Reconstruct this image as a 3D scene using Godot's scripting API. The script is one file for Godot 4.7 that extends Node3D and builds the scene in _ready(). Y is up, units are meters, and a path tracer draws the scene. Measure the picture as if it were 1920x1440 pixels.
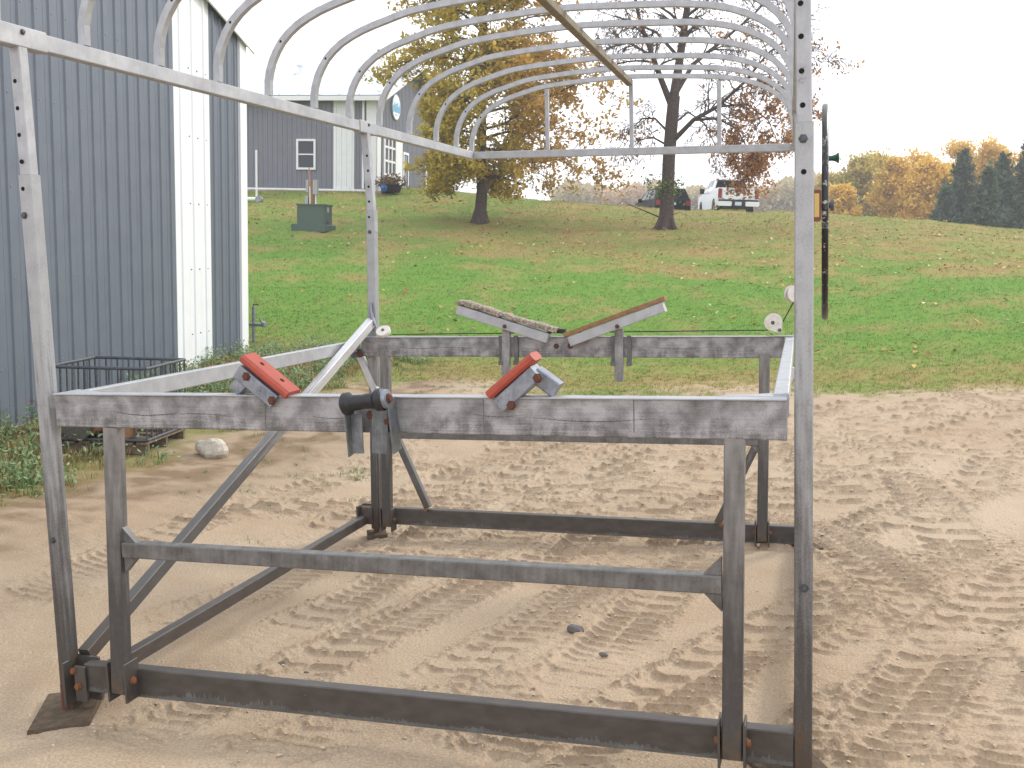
extends Node3D
# A canopied boat lift standing on churned sand, metal sheds and an autumn hillside behind it.

const FOCAL := 1884.0            # focal length in pixels of the 1920x1440 photograph
const EYE := Vector3(0, 1.7, 0)
var cam_basis := Basis.IDENTITY
var rng := RandomNumberGenerator.new()
var M := {}

# ------------------------------------------------------------------ geometry collector
class Geo:
	var v := PackedVector3Array()
	var n := PackedVector3Array()
	var uv := PackedVector2Array()
	var c := PackedColorArray()
	var col := Color(1, 1, 1)
	var colored := false
	func vert(p: Vector3, nn: Vector3, t: Vector2) -> void:
		v.push_back(p); n.push_back(nn); uv.push_back(t); c.push_back(col)
	func tri(a: Vector3, b: Vector3, d: Vector3, na: Vector3, nb: Vector3, nd: Vector3, ta := Vector2.ZERO, tb := Vector2.ZERO, td := Vector2.ZERO) -> void:
		var w := (d - a).cross(b - a)
		if w.dot(na + nb + nd) < 0.0:
			vert(a, na, ta); vert(d, nd, td); vert(b, nb, tb)
		else:
			vert(a, na, ta); vert(b, nb, tb); vert(d, nd, td)
	func flat(a: Vector3, b: Vector3, d: Vector3, hint: Vector3, ta := Vector2.ZERO, tb := Vector2.ZERO, td := Vector2.ZERO) -> void:
		var w := (d - a).cross(b - a).normalized()
		if w.dot(hint) < 0.0:
			w = -w
		tri(a, b, d, w, w, w, ta, tb, td)
	func quad(a: Vector3, b: Vector3, d: Vector3, e: Vector3, hint: Vector3, ta := Vector2(0, 0), tb := Vector2(1, 0), td := Vector2(1, 1), te := Vector2(0, 1)) -> void:
		flat(a, b, d, hint, ta, tb, td)
		flat(a, d, e, hint, ta, td, te)
	func box(o: Vector3, s: Vector3, b := Basis.IDENTITY, ch := 0.004) -> void:
		# a chamfered box; local z is its length, uv.y runs along it
		var h := s * 0.5
		ch = minf(ch, minf(h.x, minf(h.y, h.z)) * 0.6)
		var r := [Vector2(-h.x + ch, -h.y), Vector2(h.x - ch, -h.y), Vector2(h.x, -h.y + ch), Vector2(h.x, h.y - ch), Vector2(h.x - ch, h.y), Vector2(-h.x + ch, h.y), Vector2(-h.x, h.y - ch), Vector2(-h.x, -h.y + ch)]
		var u := 0.0
		for k in 8:
			var p: Vector2 = r[k]
			var q: Vector2 = r[(k + 1) % 8]
			var u2 := u + p.distance_to(q)
			var out := b * Vector3((p.x + q.x), (p.y + q.y), 0)
			quad(o + b * Vector3(p.x, p.y, -h.z), o + b * Vector3(q.x, q.y, -h.z), o + b * Vector3(q.x, q.y, h.z), o + b * Vector3(p.x, p.y, h.z), out, Vector2(u, 0), Vector2(u2, 0), Vector2(u2, 1), Vector2(u, 1))
			u = u2
		for e in [-1.0, 1.0]:
			for k in range(1, 7):
				var p0: Vector2 = r[0]
				var p1: Vector2 = r[k]
				var p2: Vector2 = r[k + 1]
				flat(o + b * Vector3(p0.x, p0.y, h.z * e), o + b * Vector3(p1.x, p1.y, h.z * e), o + b * Vector3(p2.x, p2.y, h.z * e), b * Vector3(0, 0, e), Vector2(0, 0.5 + e * 0.49), Vector2(0.02, 0.5 + e * 0.49), Vector2(0.02, 0.5 + e * 0.48))
	func bar(a: Vector3, b: Vector3, w: float, h: float, up: Vector3, ch := 0.004) -> void:
		# rectangular bar from a to b, w across, h along up
		var z := (b - a).normalized()
		var x := up.cross(z).normalized()
		box((a + b) * 0.5, Vector3(w, h, a.distance_to(b)), Basis(x, z.cross(x), z), ch)
	func tube(pts: Array, rad: Array, sides := 8, caps := true) -> void:
		var ref := Vector3(0.13, 0.21, 0.97)
		var rings := []
		for k in pts.size():
			var t: Vector3 = (pts[mini(k + 1, pts.size() - 1)] - pts[maxi(k - 1, 0)]).normalized()
			if absf(t.dot(ref)) > 0.95:
				ref = Vector3(0.9, 0.3, 0.1)
			var x := ref.cross(t).normalized()
			var y := t.cross(x)
			ref = ref if k == 0 else ref
			var ring := []
			for s in sides:
				var an := TAU * s / sides
				ring.push_back(x * cos(an) + y * sin(an))
			rings.push_back(ring)
		for k in pts.size() - 1:
			for s in sides:
				var s2 := (s + 1) % sides
				var n0: Vector3 = rings[k][s]
				var n1: Vector3 = rings[k][s2]
				var m0: Vector3 = rings[k + 1][s]
				var m1: Vector3 = rings[k + 1][s2]
				var a: Vector3 = pts[k] + n0 * rad[k]
				var b: Vector3 = pts[k] + n1 * rad[k]
				var d: Vector3 = pts[k + 1] + m1 * rad[k + 1]
				var e: Vector3 = pts[k + 1] + m0 * rad[k + 1]
				tri(a, b, d, n0, n1, m1, Vector2(s, k), Vector2(s + 1, k), Vector2(s + 1, k + 1))
				tri(a, d, e, n0, m1, m0, Vector2(s, k), Vector2(s + 1, k + 1), Vector2(s, k + 1))
		if caps:
			for e in [0, pts.size() - 1]:
				var t: Vector3 = (pts[0] - pts[1]) if e == 0 else (pts[e] - pts[e - 1])
				for s in range(1, sides - 1):
					flat(pts[e] + rings[e][0] * rad[e], pts[e] + rings[e][s] * rad[e], pts[e] + rings[e][s + 1] * rad[e], t)
	func disc_post(a: Vector3, b: Vector3, r: float, sides := 10) -> void:
		tube([a, b], [r, r], sides)
	func lathe(o: Vector3, axis: Vector3, prof: Array, sides := 16) -> void:
		# prof: Vector2(distance along axis, radius)
		var z := axis.normalized()
		var x := (Vector3.UP if absf(z.y) < 0.9 else Vector3.RIGHT).cross(z).normalized()
		var y := z.cross(x)
		for k in prof.size() - 1:
			var p: Vector2 = prof[k]
			var q: Vector2 = prof[k + 1]
			var sl := Vector2(q.y - p.y, q.x - p.x).normalized()
			for s in sides:
				var a0 := TAU * s / sides
				var a1 := TAU * (s + 1) / sides
				var r0 := x * cos(a0) + y * sin(a0)
				var r1 := x * cos(a1) + y * sin(a1)
				var n0 := (r0 * sl.y - z * sl.x).normalized()
				var n1 := (r1 * sl.y - z * sl.x).normalized()
				var a := o + z * p.x + r0 * p.y
				var b := o + z * p.x + r1 * p.y
				var d := o + z * q.x + r1 * q.y
				var e := o + z * q.x + r0 * q.y
				if p.y > 1e-5:
					tri(a, b, d, n0, n1, n1)
				if q.y > 1e-5:
					tri(a, d, e, n0, n1, n0)
	func sweep(pts: Array, across: Vector3, w: float, h: float) -> void:
		# a square tube of width w along "across" and depth h in the plane of the path
		for k in pts.size() - 1:
			var fr := []
			for j in [k, k + 1]:
				var t: Vector3 = (pts[mini(j + 1, pts.size() - 1)] - pts[maxi(j - 1, 0)]).normalized()
				var o := across.cross(t).normalized()
				fr.push_back([pts[j] - across * w * 0.5 - o * h * 0.5, pts[j] + across * w * 0.5 - o * h * 0.5, pts[j] + across * w * 0.5 + o * h * 0.5, pts[j] - across * w * 0.5 + o * h * 0.5, o])
			var hints := [-fr[0][4], across, fr[0][4], -across]
			for s in 4:
				var s2 := (s + 1) % 4
				var hn: Vector3 = hints[s]
				quad(fr[0][s], fr[0][s2], fr[1][s2], fr[1][s], hn, Vector2(s, k), Vector2(s + 1, k), Vector2(s + 1, k + 1), Vector2(s, k + 1))
	func prism(poly: Array, o: Vector3, ax: Vector3, ay: Vector3, az: Vector3, depth: float) -> void:
		# 2-D outline in (ax, ay), thickness along az, centred on o
		var pk := PackedVector2Array(poly)
		var idx := Geometry2D.triangulate_polygon(pk)
		for e in [-0.5, 0.5]:
			for k in range(0, idx.size(), 3):
				var q := []
				for j in 3:
					var p: Vector2 = pk[idx[k + j]]
					q.push_back(o + ax * p.x + ay * p.y + az * depth * e)
				flat(q[0], q[1], q[2], az * e, pk[idx[k]], pk[idx[k + 1]], pk[idx[k + 2]])
		var area := 0.0
		for k in pk.size():
			area += pk[k].cross(pk[(k + 1) % pk.size()])
		for k in pk.size():
			var p: Vector2 = pk[k]
			var q: Vector2 = pk[(k + 1) % pk.size()]
			var nn := Vector2(q.y - p.y, p.x - q.x) * signf(area)
			quad(o + ax * p.x + ay * p.y - az * depth * 0.5, o + ax * q.x + ay * q.y - az * depth * 0.5, o + ax * q.x + ay * q.y + az * depth * 0.5, o + ax * p.x + ay * p.y + az * depth * 0.5, ax * nn.x + ay * nn.y)

# ------------------------------------------------------------------ object helpers
var used_names := {}
func numbered(called: String) -> String:
	if not used_names.has(called):
		used_names[called] = 0
		return called
	used_names[called] += 1
	return "%s_%03d" % [called, used_names[called]]

func origin_of(node) -> Vector3:
	var p := Vector3.ZERO
	while node != null and node != self:
		p += node.position
		node = node.get_parent()
	return p

func mesh_of(g: Geo, shift: Vector3) -> ArrayMesh:
	var vv := PackedVector3Array(g.v)
	for k in vv.size():
		vv[k] -= shift
	var a := []
	a.resize(Mesh.ARRAY_MAX)
	a[Mesh.ARRAY_VERTEX] = vv
	a[Mesh.ARRAY_NORMAL] = g.n
	a[Mesh.ARRAY_TEX_UV] = g.uv
	if g.colored:
		a[Mesh.ARRAY_COLOR] = g.c
	var m := ArrayMesh.new()
	m.add_surface_from_arrays(Mesh.PRIMITIVE_TRIANGLES, a)
	return m

func obj(called: String, g: Geo, m: Material, parent: Node = self) -> MeshInstance3D:
	var lo := Vector3.INF
	var hi := -Vector3.INF
	for p in g.v:
		lo = lo.min(p); hi = hi.max(p)
	var mid := Vector3((lo.x + hi.x) * 0.5, lo.y, (lo.z + hi.z) * 0.5)
	var o := MeshInstance3D.new()
	o.mesh = mesh_of(g, mid)
	o.mesh.surface_set_material(0, m)
	if parent == self:
		o.name = numbered(called)
		add_child(o)
		o.position = mid
	else:
		o.name = called
		parent.add_child(o, true)
		o.position = mid - origin_of(parent)
	return o

func tag(o: Node, label: String, category: String, group := "", kind := "") -> void:
	if label: o.set_meta("label", label)
	if category: o.set_meta("category", category)
	if group: o.set_meta("group", group)
	if kind: o.set_meta("kind", kind)

func thing(called: String, where: Vector3, label: String, category: String, group := "") -> Node3D:
	var o := Node3D.new()
	o.name = numbered(called)
	add_child(o)
	o.position = where
	tag(o, label, category, group)
	return o

func scatter(called: String, mesh: Mesh, m: Material, xf: Array, cols: PackedColorArray, parent: Node) -> MultiMeshInstance3D:
	var mm := MultiMesh.new()
	mm.transform_format = MultiMesh.TRANSFORM_3D
	mm.use_colors = true
	mm.mesh = mesh
	mm.instance_count = xf.size()
	var org := origin_of(parent) if parent != self else Vector3.ZERO
	for k in xf.size():
		var t: Transform3D = xf[k]
		t.origin -= org
		mm.set_instance_transform(k, t)
		mm.set_instance_color(k, cols[k])
	var o := MultiMeshInstance3D.new()
	o.multimesh = mm
	o.material_override = m
	if parent == self:
		o.name = numbered(called)
		add_child(o)
	else:
		o.name = called
		parent.add_child(o, true)
		o.set_meta("kind", "stuff")
	return o

# ------------------------------------------------------------------ pixels to places
func ray(px: float, py: float) -> Vector3:
	return cam_basis * Vector3((px - 960.0) / FOCAL, -(py - 720.0) / FOCAL, -1.0)
func at(px: float, py: float, d: float) -> Vector3:          # on the upright plane d metres away
	var r := ray(px, py)
	return EYE + r * (d / -r.z)
func reach(px: float, py: float, dist: float) -> Vector3:    # at a horizontal distance
	var r := ray(px, py)
	return EYE + r * (dist / Vector2(r.x, r.z).length())
func on_plane(px: float, py: float, p: Vector3, nn: Vector3) -> Vector3:
	var r := ray(px, py)
	return EYE + r * ((p - EYE).dot(nn) / r.dot(nn))
func on_ground(px: float, py: float) -> Vector3:
	var r := ray(px, py)
	r /= Vector2(r.x, r.z).length()
	var t := 1.5
	while t < 90.0:
		var p := EYE + r * t
		if p.y < hgt(p.x, p.z):
			break
		t += 0.05 if t < 20.0 else 0.2
	var q := EYE + r * t
	return Vector3(q.x, hgt(q.x, q.z), q.z)

func hgt(x: float, z: float) -> float:                       # the lie of the land without ruts
	var d := -z
	var xc := clampf(x, -3.2, 3.0)
	var xe := xc + (0.15 if x > 0.0 else -0.06) * clampf(x - xc, -9.0, 9.0)
	var t := smoothstep(6.0, 14.0, d)
	var b := lerpf(-0.085 - 0.028 * (clampf(d, 0.0, 8.0) - 3.35), -0.06, t)
	var y := b + lerpf(0.085, 0.072, t) * xe
	var q := maxf(0.0, d - 13.8)
	if q > 0.0:
		var s := 0.121 + 0.0031 * clampf(-x - 6.0, 0.0, 14.0) - 0.0036 * clampf(x + 2.0, 0.0, 10.0)
		var hill := s * (q - 2.0 * (1.0 - exp(-q * 0.5))) + y
		var cap := 3.72 - 0.036 * clampf(x + 5.0, 0.0, 30.0) + 0.075 * clampf(-x - 12.0, 0.0, 7.0) - 0.10 * clampf(d - 46.0, 0.0, 7.0) * smoothstep(-15.0, -10.0, x) - 0.010 * clampf(d - 54.0, 0.0, 120.0)
		var k := 0.35
		var hh := clampf(0.5 + 0.5 * (cap - hill) / k, 0.0, 1.0)
		y = lerpf(cap, hill, hh) - k * hh * (1.0 - hh)
	return y

# ------------------------------------------------------------------ textures
func noise_bytes(sd: int, freq: float, w: int, h: int, sw: int, sh: int, oct := 4) -> PackedByteArray:
	var f := FastNoiseLite.new()
	f.seed = sd
	f.noise_type = FastNoiseLite.TYPE_SIMPLEX_SMOOTH
	f.frequency = freq
	f.fractal_octaves = oct
	var im := f.get_seamless_image(sw, sh)
	im.convert(Image.FORMAT_L8)
	if sw != w or sh != h:
		im.resize(w, h, Image.INTERPOLATE_CUBIC)
	return im.get_data()

func tex(b: PackedByteArray, w: int, h: int) -> ImageTexture:
	var im := Image.create_from_data(w, h, false, Image.FORMAT_RGB8, b)
	im.generate_mipmaps()
	return ImageTexture.create_from_image(im)

func grime(sd: int, light: Color, dark: Color, spot: Color, amount: float, streaks: float) -> ImageTexture:
	# blotches, up-and-down streaks and fine grain between two tones of the same metal
	var S := 512
	var bl := noise_bytes(sd, 0.013, S, S, S, S, 5)
	var st := noise_bytes(sd + 1, 0.085, S, S, S, 40, 3)
	var fi := noise_bytes(sd + 2, 0.12, S, S, S, S, 2)
	var ou := PackedByteArray()
	ou.resize(S * S * 3)
	for k in S * S:
		var a := (bl[k] / 255.0 - 0.5) * 1.6
		var s := (st[k] / 255.0 - 0.5) * 1.7
		var f := fi[k] / 255.0 - 0.5
		var t := clampf(amount + a * 0.6 + s * streaks * 0.6 + f * 0.3, 0.0, 1.0)
		var c := light.lerp(dark, t)
		if a + s * 0.5 + f * 0.6 > 0.8:
			c = c.lerp(spot, 0.6)
		ou[k * 3] = int(c.r * 255.0); ou[k * 3 + 1] = int(c.g * 255.0); ou[k * 3 + 2] = int(c.b * 255.0)
	return tex(ou, S, S)

func stain(sd: int, clean: Color, dirty: Color, foot: Color, line: float, spread: float) -> ImageTexture:
	# water-line stain up a leg: rust-brown scum that thins out in streaks and specks; image row 0 is the foot
	var W := 128
	var Hh := 1024
	var st := noise_bytes(sd, 0.06, W, Hh, W, 64, 3)
	var bl := noise_bytes(sd + 1, 0.02, W, Hh, W, Hh, 5)
	var fi := noise_bytes(sd + 2, 0.2, W, Hh, W, Hh, 2)
	var ou := PackedByteArray()
	ou.resize(W * Hh * 3)
	for y in Hh:
		var up := float(y) / Hh
		for x in W:
			var k := y * W + x
			var s := (st[k] / 255.0 - 0.5) * 1.5
			var b := (bl[k] / 255.0 - 0.5) * 1.5
			var f := fi[k] / 255.0 - 0.5
			var t := clampf(0.5 + (line - up) / spread + s * 0.5 + b * 0.3 + f * 0.45, 0.0, 1.0)
			var c := clean.lerp(dirty, t)
			c = c.lerp(foot, clampf((0.12 - up) * 9.0 + b + s * 0.6 - 0.1, 0.0, 0.75))
			c = c.lightened(clampf((f * 0.6 + b * 0.4) * 0.16, 0.0, 0.2)) if f + b > 0.0 else c.darkened(clampf(-(f * 0.6 + b * 0.4) * 0.22, 0.0, 0.2))
			ou[k * 3] = int(c.r * 255.0); ou[k * 3 + 1] = int(c.g * 255.0); ou[k * 3 + 2] = int(c.b * 255.0)
	return tex(ou, W, Hh)

func rail_film() -> ImageTexture:
	# brown lake film on the base rails, broken along the foot by paler runs and drips; u runs round the rail, v along it
	var W := 256
	var Hh := 1024
	var bl := noise_bytes(141, 0.02, W, Hh, W, Hh, 4)
	var fi := noise_bytes(142, 0.2, W, Hh, W, Hh, 2)
	var wide := noise_bytes(143, 0.012, Hh, 8, Hh, 8, 3)
	var thin := noise_bytes(144, 0.11, Hh, 8, Hh, 8, 3)
	var ou := PackedByteArray()
	ou.resize(W * Hh * 3)
	for y in Hh:
		var reach_up := 0.10 + 0.34 * (wide[y] / 255.0) * (0.3 + 1.2 * absf(thin[y] / 255.0 - 0.5) * 2.0)
		for x in W:
			var k := y * W + x
			var down := (float(x) / W - 0.655) / 0.345
			var b := bl[k] / 255.0 - 0.5
			var f := fi[k] / 255.0 - 0.5
			var c := Color(0.335, 0.315, 0.30).lerp(Color(0.285, 0.265, 0.25), clampf(0.5 + b * 1.6 + f * 0.4, 0.0, 1.0))
			if down > 0.0 and 1.0 - down < reach_up + f * 0.05:
				c = Color(0.43, 0.435, 0.43).lerp(Color(0.35, 0.345, 0.335), clampf(0.5 + b * 1.5 + f, 0.0, 1.0))
			elif b > 0.40:
				c = c.lerp(Color(0.42, 0.35, 0.25), 0.7)
			ou[k * 3] = int(c.r * 255.0); ou[k * 3 + 1] = int(c.g * 255.0); ou[k * 3 + 2] = int(c.b * 255.0)
	return tex(ou, W, Hh)

func beam_face() -> ImageTexture:
	# worn beam: oxide blotches, a dirty lower third with drips, long scratches; u runs round the beam, v along it
	var W := 256
	var Hh := 2048
	var bl := noise_bytes(151, 0.012, W, Hh, W, Hh, 5)
	var fi := noise_bytes(152, 0.16, W, Hh, W, Hh, 3)
	var wide := noise_bytes(153, 0.01, Hh, 8, Hh, 8, 3)
	var thin := noise_bytes(154, 0.035, Hh, 8, Hh, 8, 5)
	var brush := noise_bytes(155, 0.16, W, Hh, W, 64, 2)
	var ou := PackedByteArray()
	ou.resize(W * Hh * 3)
	var scratches := [[0.085, 0.215, 0.40, 0.15, 0.020], [0.16, 0.30, 0.58, -0.10, 0.012], [0.69, 0.855, 0.42, 0.12, 0.016], [0.40, 0.47, 0.5, 0.06, 0.012], [0.62, 0.70, 0.35, 0.1, 0.012]]
	for y in Hh:
		var v := float(y) / Hh
		var tide := 0.62 + (wide[y] / 255.0 - 0.5) * 0.5 - (thin[y] / 255.0 - 0.5) * 0.25
		var drip := thin[y] / 255.0 - 0.5
		for x in W:
			var k := y * W + x
			var down := (float(x) / W - 0.65) / 0.35
			var b := (bl[k] / 255.0 - 0.5) * 1.7
			var f := fi[k] / 255.0 - 0.5
			var r := brush[k] / 255.0 - 0.5
			var t := clampf(0.36 + b * 0.75 + f * 0.35 + r * 0.25, 0.0, 1.0)
			if down > tide + f * 0.10:
				t = clampf(t + (0.16 + drip * 0.7 + f * 0.3 + r * 0.3) * clampf((down - tide) * 8.0, 0.0, 1.0), 0.0, 1.0)
			var c := Color(0.655, 0.65, 0.66).lerp(Color(0.39, 0.385, 0.385), t)
			for q in scratches:
				if v > q[0] and v < q[1]:
					var w: float = (v - q[0]) / (q[1] - q[0])
					if absf(down - (q[2] + q[3] * sin(PI * w))) < q[4] * sin(PI * w) * (0.8 + f):
						c = c.darkened(0.45)
			ou[k * 3] = int(c.r * 255.0); ou[k * 3 + 1] = int(c.g * 255.0); ou[k * 3 + 2] = int(c.b * 255.0)
	return tex(ou, W, Hh)

func bump_tex(sd: int, freq: float, size: int, strength: float, oct := 4) -> ImageTexture:
	var f := FastNoiseLite.new()
	f.seed = sd
	f.frequency = freq
	f.fractal_octaves = oct
	var im := f.get_seamless_image(size, size)
	im.convert(Image.FORMAT_RGBA8)
	im.bump_map_to_normal_map(strength)
	return ImageTexture.create_from_image(im)

func mat(col: Color, rough := 0.7, metal := 0.0) -> StandardMaterial3D:
	var m := StandardMaterial3D.new()
	m.albedo_color = col
	m.roughness = rough
	m.metallic = metal
	return m
func triplanar(m: StandardMaterial3D, t: Texture2D, scale: float, world := true) -> StandardMaterial3D:
	m.albedo_texture = t
	m.uv1_triplanar = true
	m.uv1_world_triplanar = world
	m.uv1_scale = Vector3(scale, scale, scale)
	return m
func with_normal(m: StandardMaterial3D, t: Texture2D, s := 1.0) -> StandardMaterial3D:
	m.normal_enabled = true
	m.normal_texture = t
	m.normal_scale = s
	return m

func make_materials() -> void:
	var fine := bump_tex(3, 0.08, 256, 2.0)
	M.alu = triplanar(mat(Color(1, 1, 1), 0.5, 0.35), grime(11, Color(0.70, 0.705, 0.72), Color(0.60, 0.605, 0.615), Color(0.50, 0.49, 0.48), 0.3, 0.3), 1.3)
	M.alu_worn = with_normal(triplanar(mat(Color(1, 1, 1), 0.55, 0.3), grime(21, Color(0.65, 0.645, 0.65), Color(0.40, 0.395, 0.395), Color(0.31, 0.30, 0.30), 0.45, 0.38), 0.8), fine, 0.35)
	M.alu_mid = with_normal(triplanar(mat(Color(1, 1, 1), 0.5, 0.3), grime(35, Color(0.48, 0.475, 0.47), Color(0.33, 0.32, 0.31), Color(0.3, 0.28, 0.25), 0.5, 0.4), 1.2), fine, 0.25)
	M.post = mat(Color(1, 1, 1), 0.48, 0.35)
	M.post.albedo_texture = stain(41, Color(0.645, 0.65, 0.66), Color(0.30, 0.29, 0.285), Color(0.34, 0.26, 0.19), 0.40, 0.5)
	M.post.uv1_scale = Vector3(4, 1, 1)
	M.leg = mat(Color(1, 1, 1), 0.5, 0.3)
	M.leg.albedo_texture = stain(51, Color(0.54, 0.53, 0.525), Color(0.29, 0.28, 0.275), Color(0.35, 0.29, 0.23), 0.66, 0.7)
	M.leg.uv1_scale = Vector3(4, 1, 1)
	M.brace = mat(Color(1, 1, 1), 0.45, 0.35)
	M.brace.albedo_texture = stain(61, Color(0.78, 0.78, 0.785), Color(0.36, 0.35, 0.345), Color(0.33, 0.29, 0.25), 0.60, 0.30)
	M.brace.uv1_scale = Vector3(4, 1, 1)
	M.beam = mat(Color(1, 1, 1), 0.5, 0.3)
	M.beam.albedo_texture = beam_face()
	M.beam.uv1_scale = Vector3(2.82, 1, 1)
	M.rail = mat(Color(1, 1, 1), 0.42, 0.3)
	M.rail.albedo_texture = rail_film()
	M.rail.uv1_scale = Vector3(2.9, 1, 1)
	M.galv = triplanar(mat(Color(1, 1, 1), 0.42, 0.6), grime(71, Color(0.62, 0.64, 0.68), Color(0.42, 0.44, 0.48), Color(0.35, 0.33, 0.33), 0.4, 0.3), 2.0)
	M.galv_mid = triplanar(mat(Color(1, 1, 1), 0.45, 0.5), grime(77, Color(0.50, 0.52, 0.54), Color(0.34, 0.355, 0.37), Color(0.28, 0.28, 0.28), 0.45, 0.4), 2.5)
	M.galv_dark = triplanar(mat(Color(1, 1, 1), 0.45, 0.5), grime(75, Color(0.42, 0.44, 0.46), Color(0.26, 0.27, 0.29), Color(0.3, 0.25, 0.22), 0.5, 0.3), 2.5)
	M.mud = with_normal(triplanar(mat(Color(1, 1, 1), 0.95), grime(79, Color(0.42, 0.35, 0.27), Color(0.26, 0.22, 0.18), Color(0.55, 0.45, 0.33), 0.45, 0.1), 3.0), fine, 1.0)
	M.rust = mat(Color(0.36, 0.22, 0.17), 0.9)
	M.rust_bright = mat(Color(0.47, 0.29, 0.17), 0.9)
	M.hole = mat(Color(0.03, 0.03, 0.035), 0.9)
	M.red = triplanar(mat(Color(1, 1, 1), 0.55), grime(81, Color(0.65, 0.285, 0.215), Color(0.57, 0.245, 0.185), Color(0.55, 0.3, 0.26), 0.3, 0.2), 3.0)
	M.rubber = mat(Color(0.10, 0.105, 0.12), 0.45)
	M.cable = mat(Color(0.14, 0.14, 0.14), 0.5, 0.3)
	M.white_plastic = triplanar(mat(Color(1, 1, 1), 0.5), grime(85, Color(0.86, 0.84, 0.81), Color(0.76, 0.72, 0.68), Color(0.55, 0.5, 0.46), 0.25, 0.1), 4.0)
	M.black_paint = triplanar(mat(Color(1, 1, 1), 0.35), chipped(), 2.2)
	M.green_knob = mat(Color(0.03, 0.28, 0.2), 0.35)
	M.winch = mat(Color(0.5, 0.27, 0.22), 0.6)
	M.yellow_label = mat(Color(0.83, 0.72, 0.42), 0.6)
	M.wood_old = with_normal(triplanar(mat(Color(1, 1, 1), 0.9), grime(91, Color(0.5, 0.44, 0.37), Color(0.3, 0.25, 0.2), Color(0.22, 0.17, 0.13), 0.4, 0.4), 2.0), fine, 0.6)
	M.wood_brown = triplanar(mat(Color(1, 1, 1), 0.85), grime(95, Color(0.6, 0.46, 0.33), Color(0.45, 0.33, 0.23), Color(0.3, 0.22, 0.16), 0.4, 0.3), 3.0)
	M.bark_bunk = triplanar(mat(Color(1, 1, 1), 0.95), grime(97, Color(0.78, 0.73, 0.66), Color(0.3, 0.26, 0.22), Color(0.16, 0.14, 0.12), 0.45, 0.2), 6.0)
	M.purlin = triplanar(mat(Color(1, 1, 1), 0.8), grime(99, Color(0.55, 0.52, 0.46), Color(0.42, 0.38, 0.31), Color(0.33, 0.3, 0.22), 0.45, 0.2), 3.0)
	M.siding = triplanar(mat(Color(1, 1, 1), 0.42), grime(101, Color(0.405, 0.435, 0.48), Color(0.375, 0.405, 0.45), Color(0.37, 0.39, 0.43), 0.4, 0.35), 0.35)
	M.siding_far = triplanar(mat(Color(1, 1, 1), 0.45), grime(105, Color(0.47, 0.475, 0.515), Color(0.44, 0.445, 0.485), Color(0.43, 0.43, 0.465), 0.4, 0.35), 0.25)
	M.siding_white = triplanar(mat(Color(1, 1, 1), 0.45), grime(108, Color(0.90, 0.91, 0.92), Color(0.87, 0.88, 0.89), Color(0.84, 0.84, 0.84), 0.3, 0.35), 0.35)
	M.trim_white = mat(Color(0.9, 0.905, 0.915), 0.45)
	M.gutter_dark = mat(Color(0.5, 0.52, 0.55), 0.5)
	M.roof_white = mat(Color(0.80, 0.83, 0.86), 0.5)
	M.glass_dark = mat(Color(0.16, 0.19, 0.23), 0.06)
	M.pane = mat(Color(0.6, 0.68, 0.75, 0.35), 0.03)
	M.pane.transparency = BaseMaterial3D.TRANSPARENCY_ALPHA
	M.inside = mat(Color(0.3, 0.3, 0.32), 0.9)
	M.utility_green = triplanar(mat(Color(1, 1, 1), 0.5), grime(111, Color(0.30, 0.37, 0.33), Color(0.26, 0.33, 0.3), Color(0.24, 0.28, 0.25), 0.4, 0.3), 1.0)
	M.concrete = triplanar(mat(Color(1, 1, 1), 0.95), grime(113, Color(0.66, 0.62, 0.56), Color(0.55, 0.5, 0.45), Color(0.45, 0.4, 0.36), 0.4, 0.1), 1.0)
	M.grey_box = mat(Color(0.62, 0.63, 0.64), 0.6)
	M.orange = mat(Color(0.75, 0.5, 0.38), 0.7)
	M.blue_pot = mat(Color(0.12, 0.35, 0.62), 0.35)
	M.stone = with_normal(triplanar(mat(Color(1, 1, 1), 0.9), grime(115, Color(0.80, 0.77, 0.72), Color(0.62, 0.58, 0.52), Color(0.45, 0.4, 0.33), 0.35, 0.05), 2.0), fine, 0.7)
	M.dark_stone = mat(Color(0.40, 0.38, 0.37), 0.9)
	M.log = with_normal(triplanar(mat(Color(1, 1, 1), 0.95), grime(117, Color(0.42, 0.41, 0.39), Color(0.27, 0.25, 0.22), Color(0.45, 0.37, 0.26), 0.4, 0.1), 4.0), fine, 0.8)
	M.bark = with_normal(triplanar(mat(Color(1, 1, 1), 0.95), grime(121, Color(0.40, 0.345, 0.32), Color(0.24, 0.20, 0.185), Color(0.46, 0.43, 0.36), 0.5, 0.6), 1.5), fine, 1.0)
	M.bark_far = mat(Color(0.36, 0.31, 0.28), 0.95)
	M.leaf = mat(Color(1, 1, 1), 0.75)
	M.leaf.vertex_color_use_as_albedo = true
	M.leaf.backlight_enabled = true
	M.leaf.backlight = Color(0.8, 0.8, 0.8)
	M.leaf.cull_mode = BaseMaterial3D.CULL_DISABLED
	M.litter = mat(Color(1, 1, 1), 0.85)
	M.litter.vertex_color_use_as_albedo = true
	M.litter.cull_mode = BaseMaterial3D.CULL_DISABLED
	var grain := grain_tex()
	M.ground = triplanar(mat(Color(1, 1, 1), 0.97), grain, 1.1)
	M.ground.vertex_color_use_as_albedo = true
	with_normal(M.ground, bump_tex(5, 0.11, 512, 5.0, 5), 0.55)
	M.ground.metallic_specular = 0.2
	M.car_white = mat(Color(0.9, 0.91, 0.93), 0.25)
	M.car_black = mat(Color(0.045, 0.05, 0.055), 0.5)
	M.car_black.metallic_specular = 0.25
	M.car_glass = mat(Color(0.05, 0.055, 0.065), 0.15)
	M.car_glass.metallic_specular = 0.25
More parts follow.
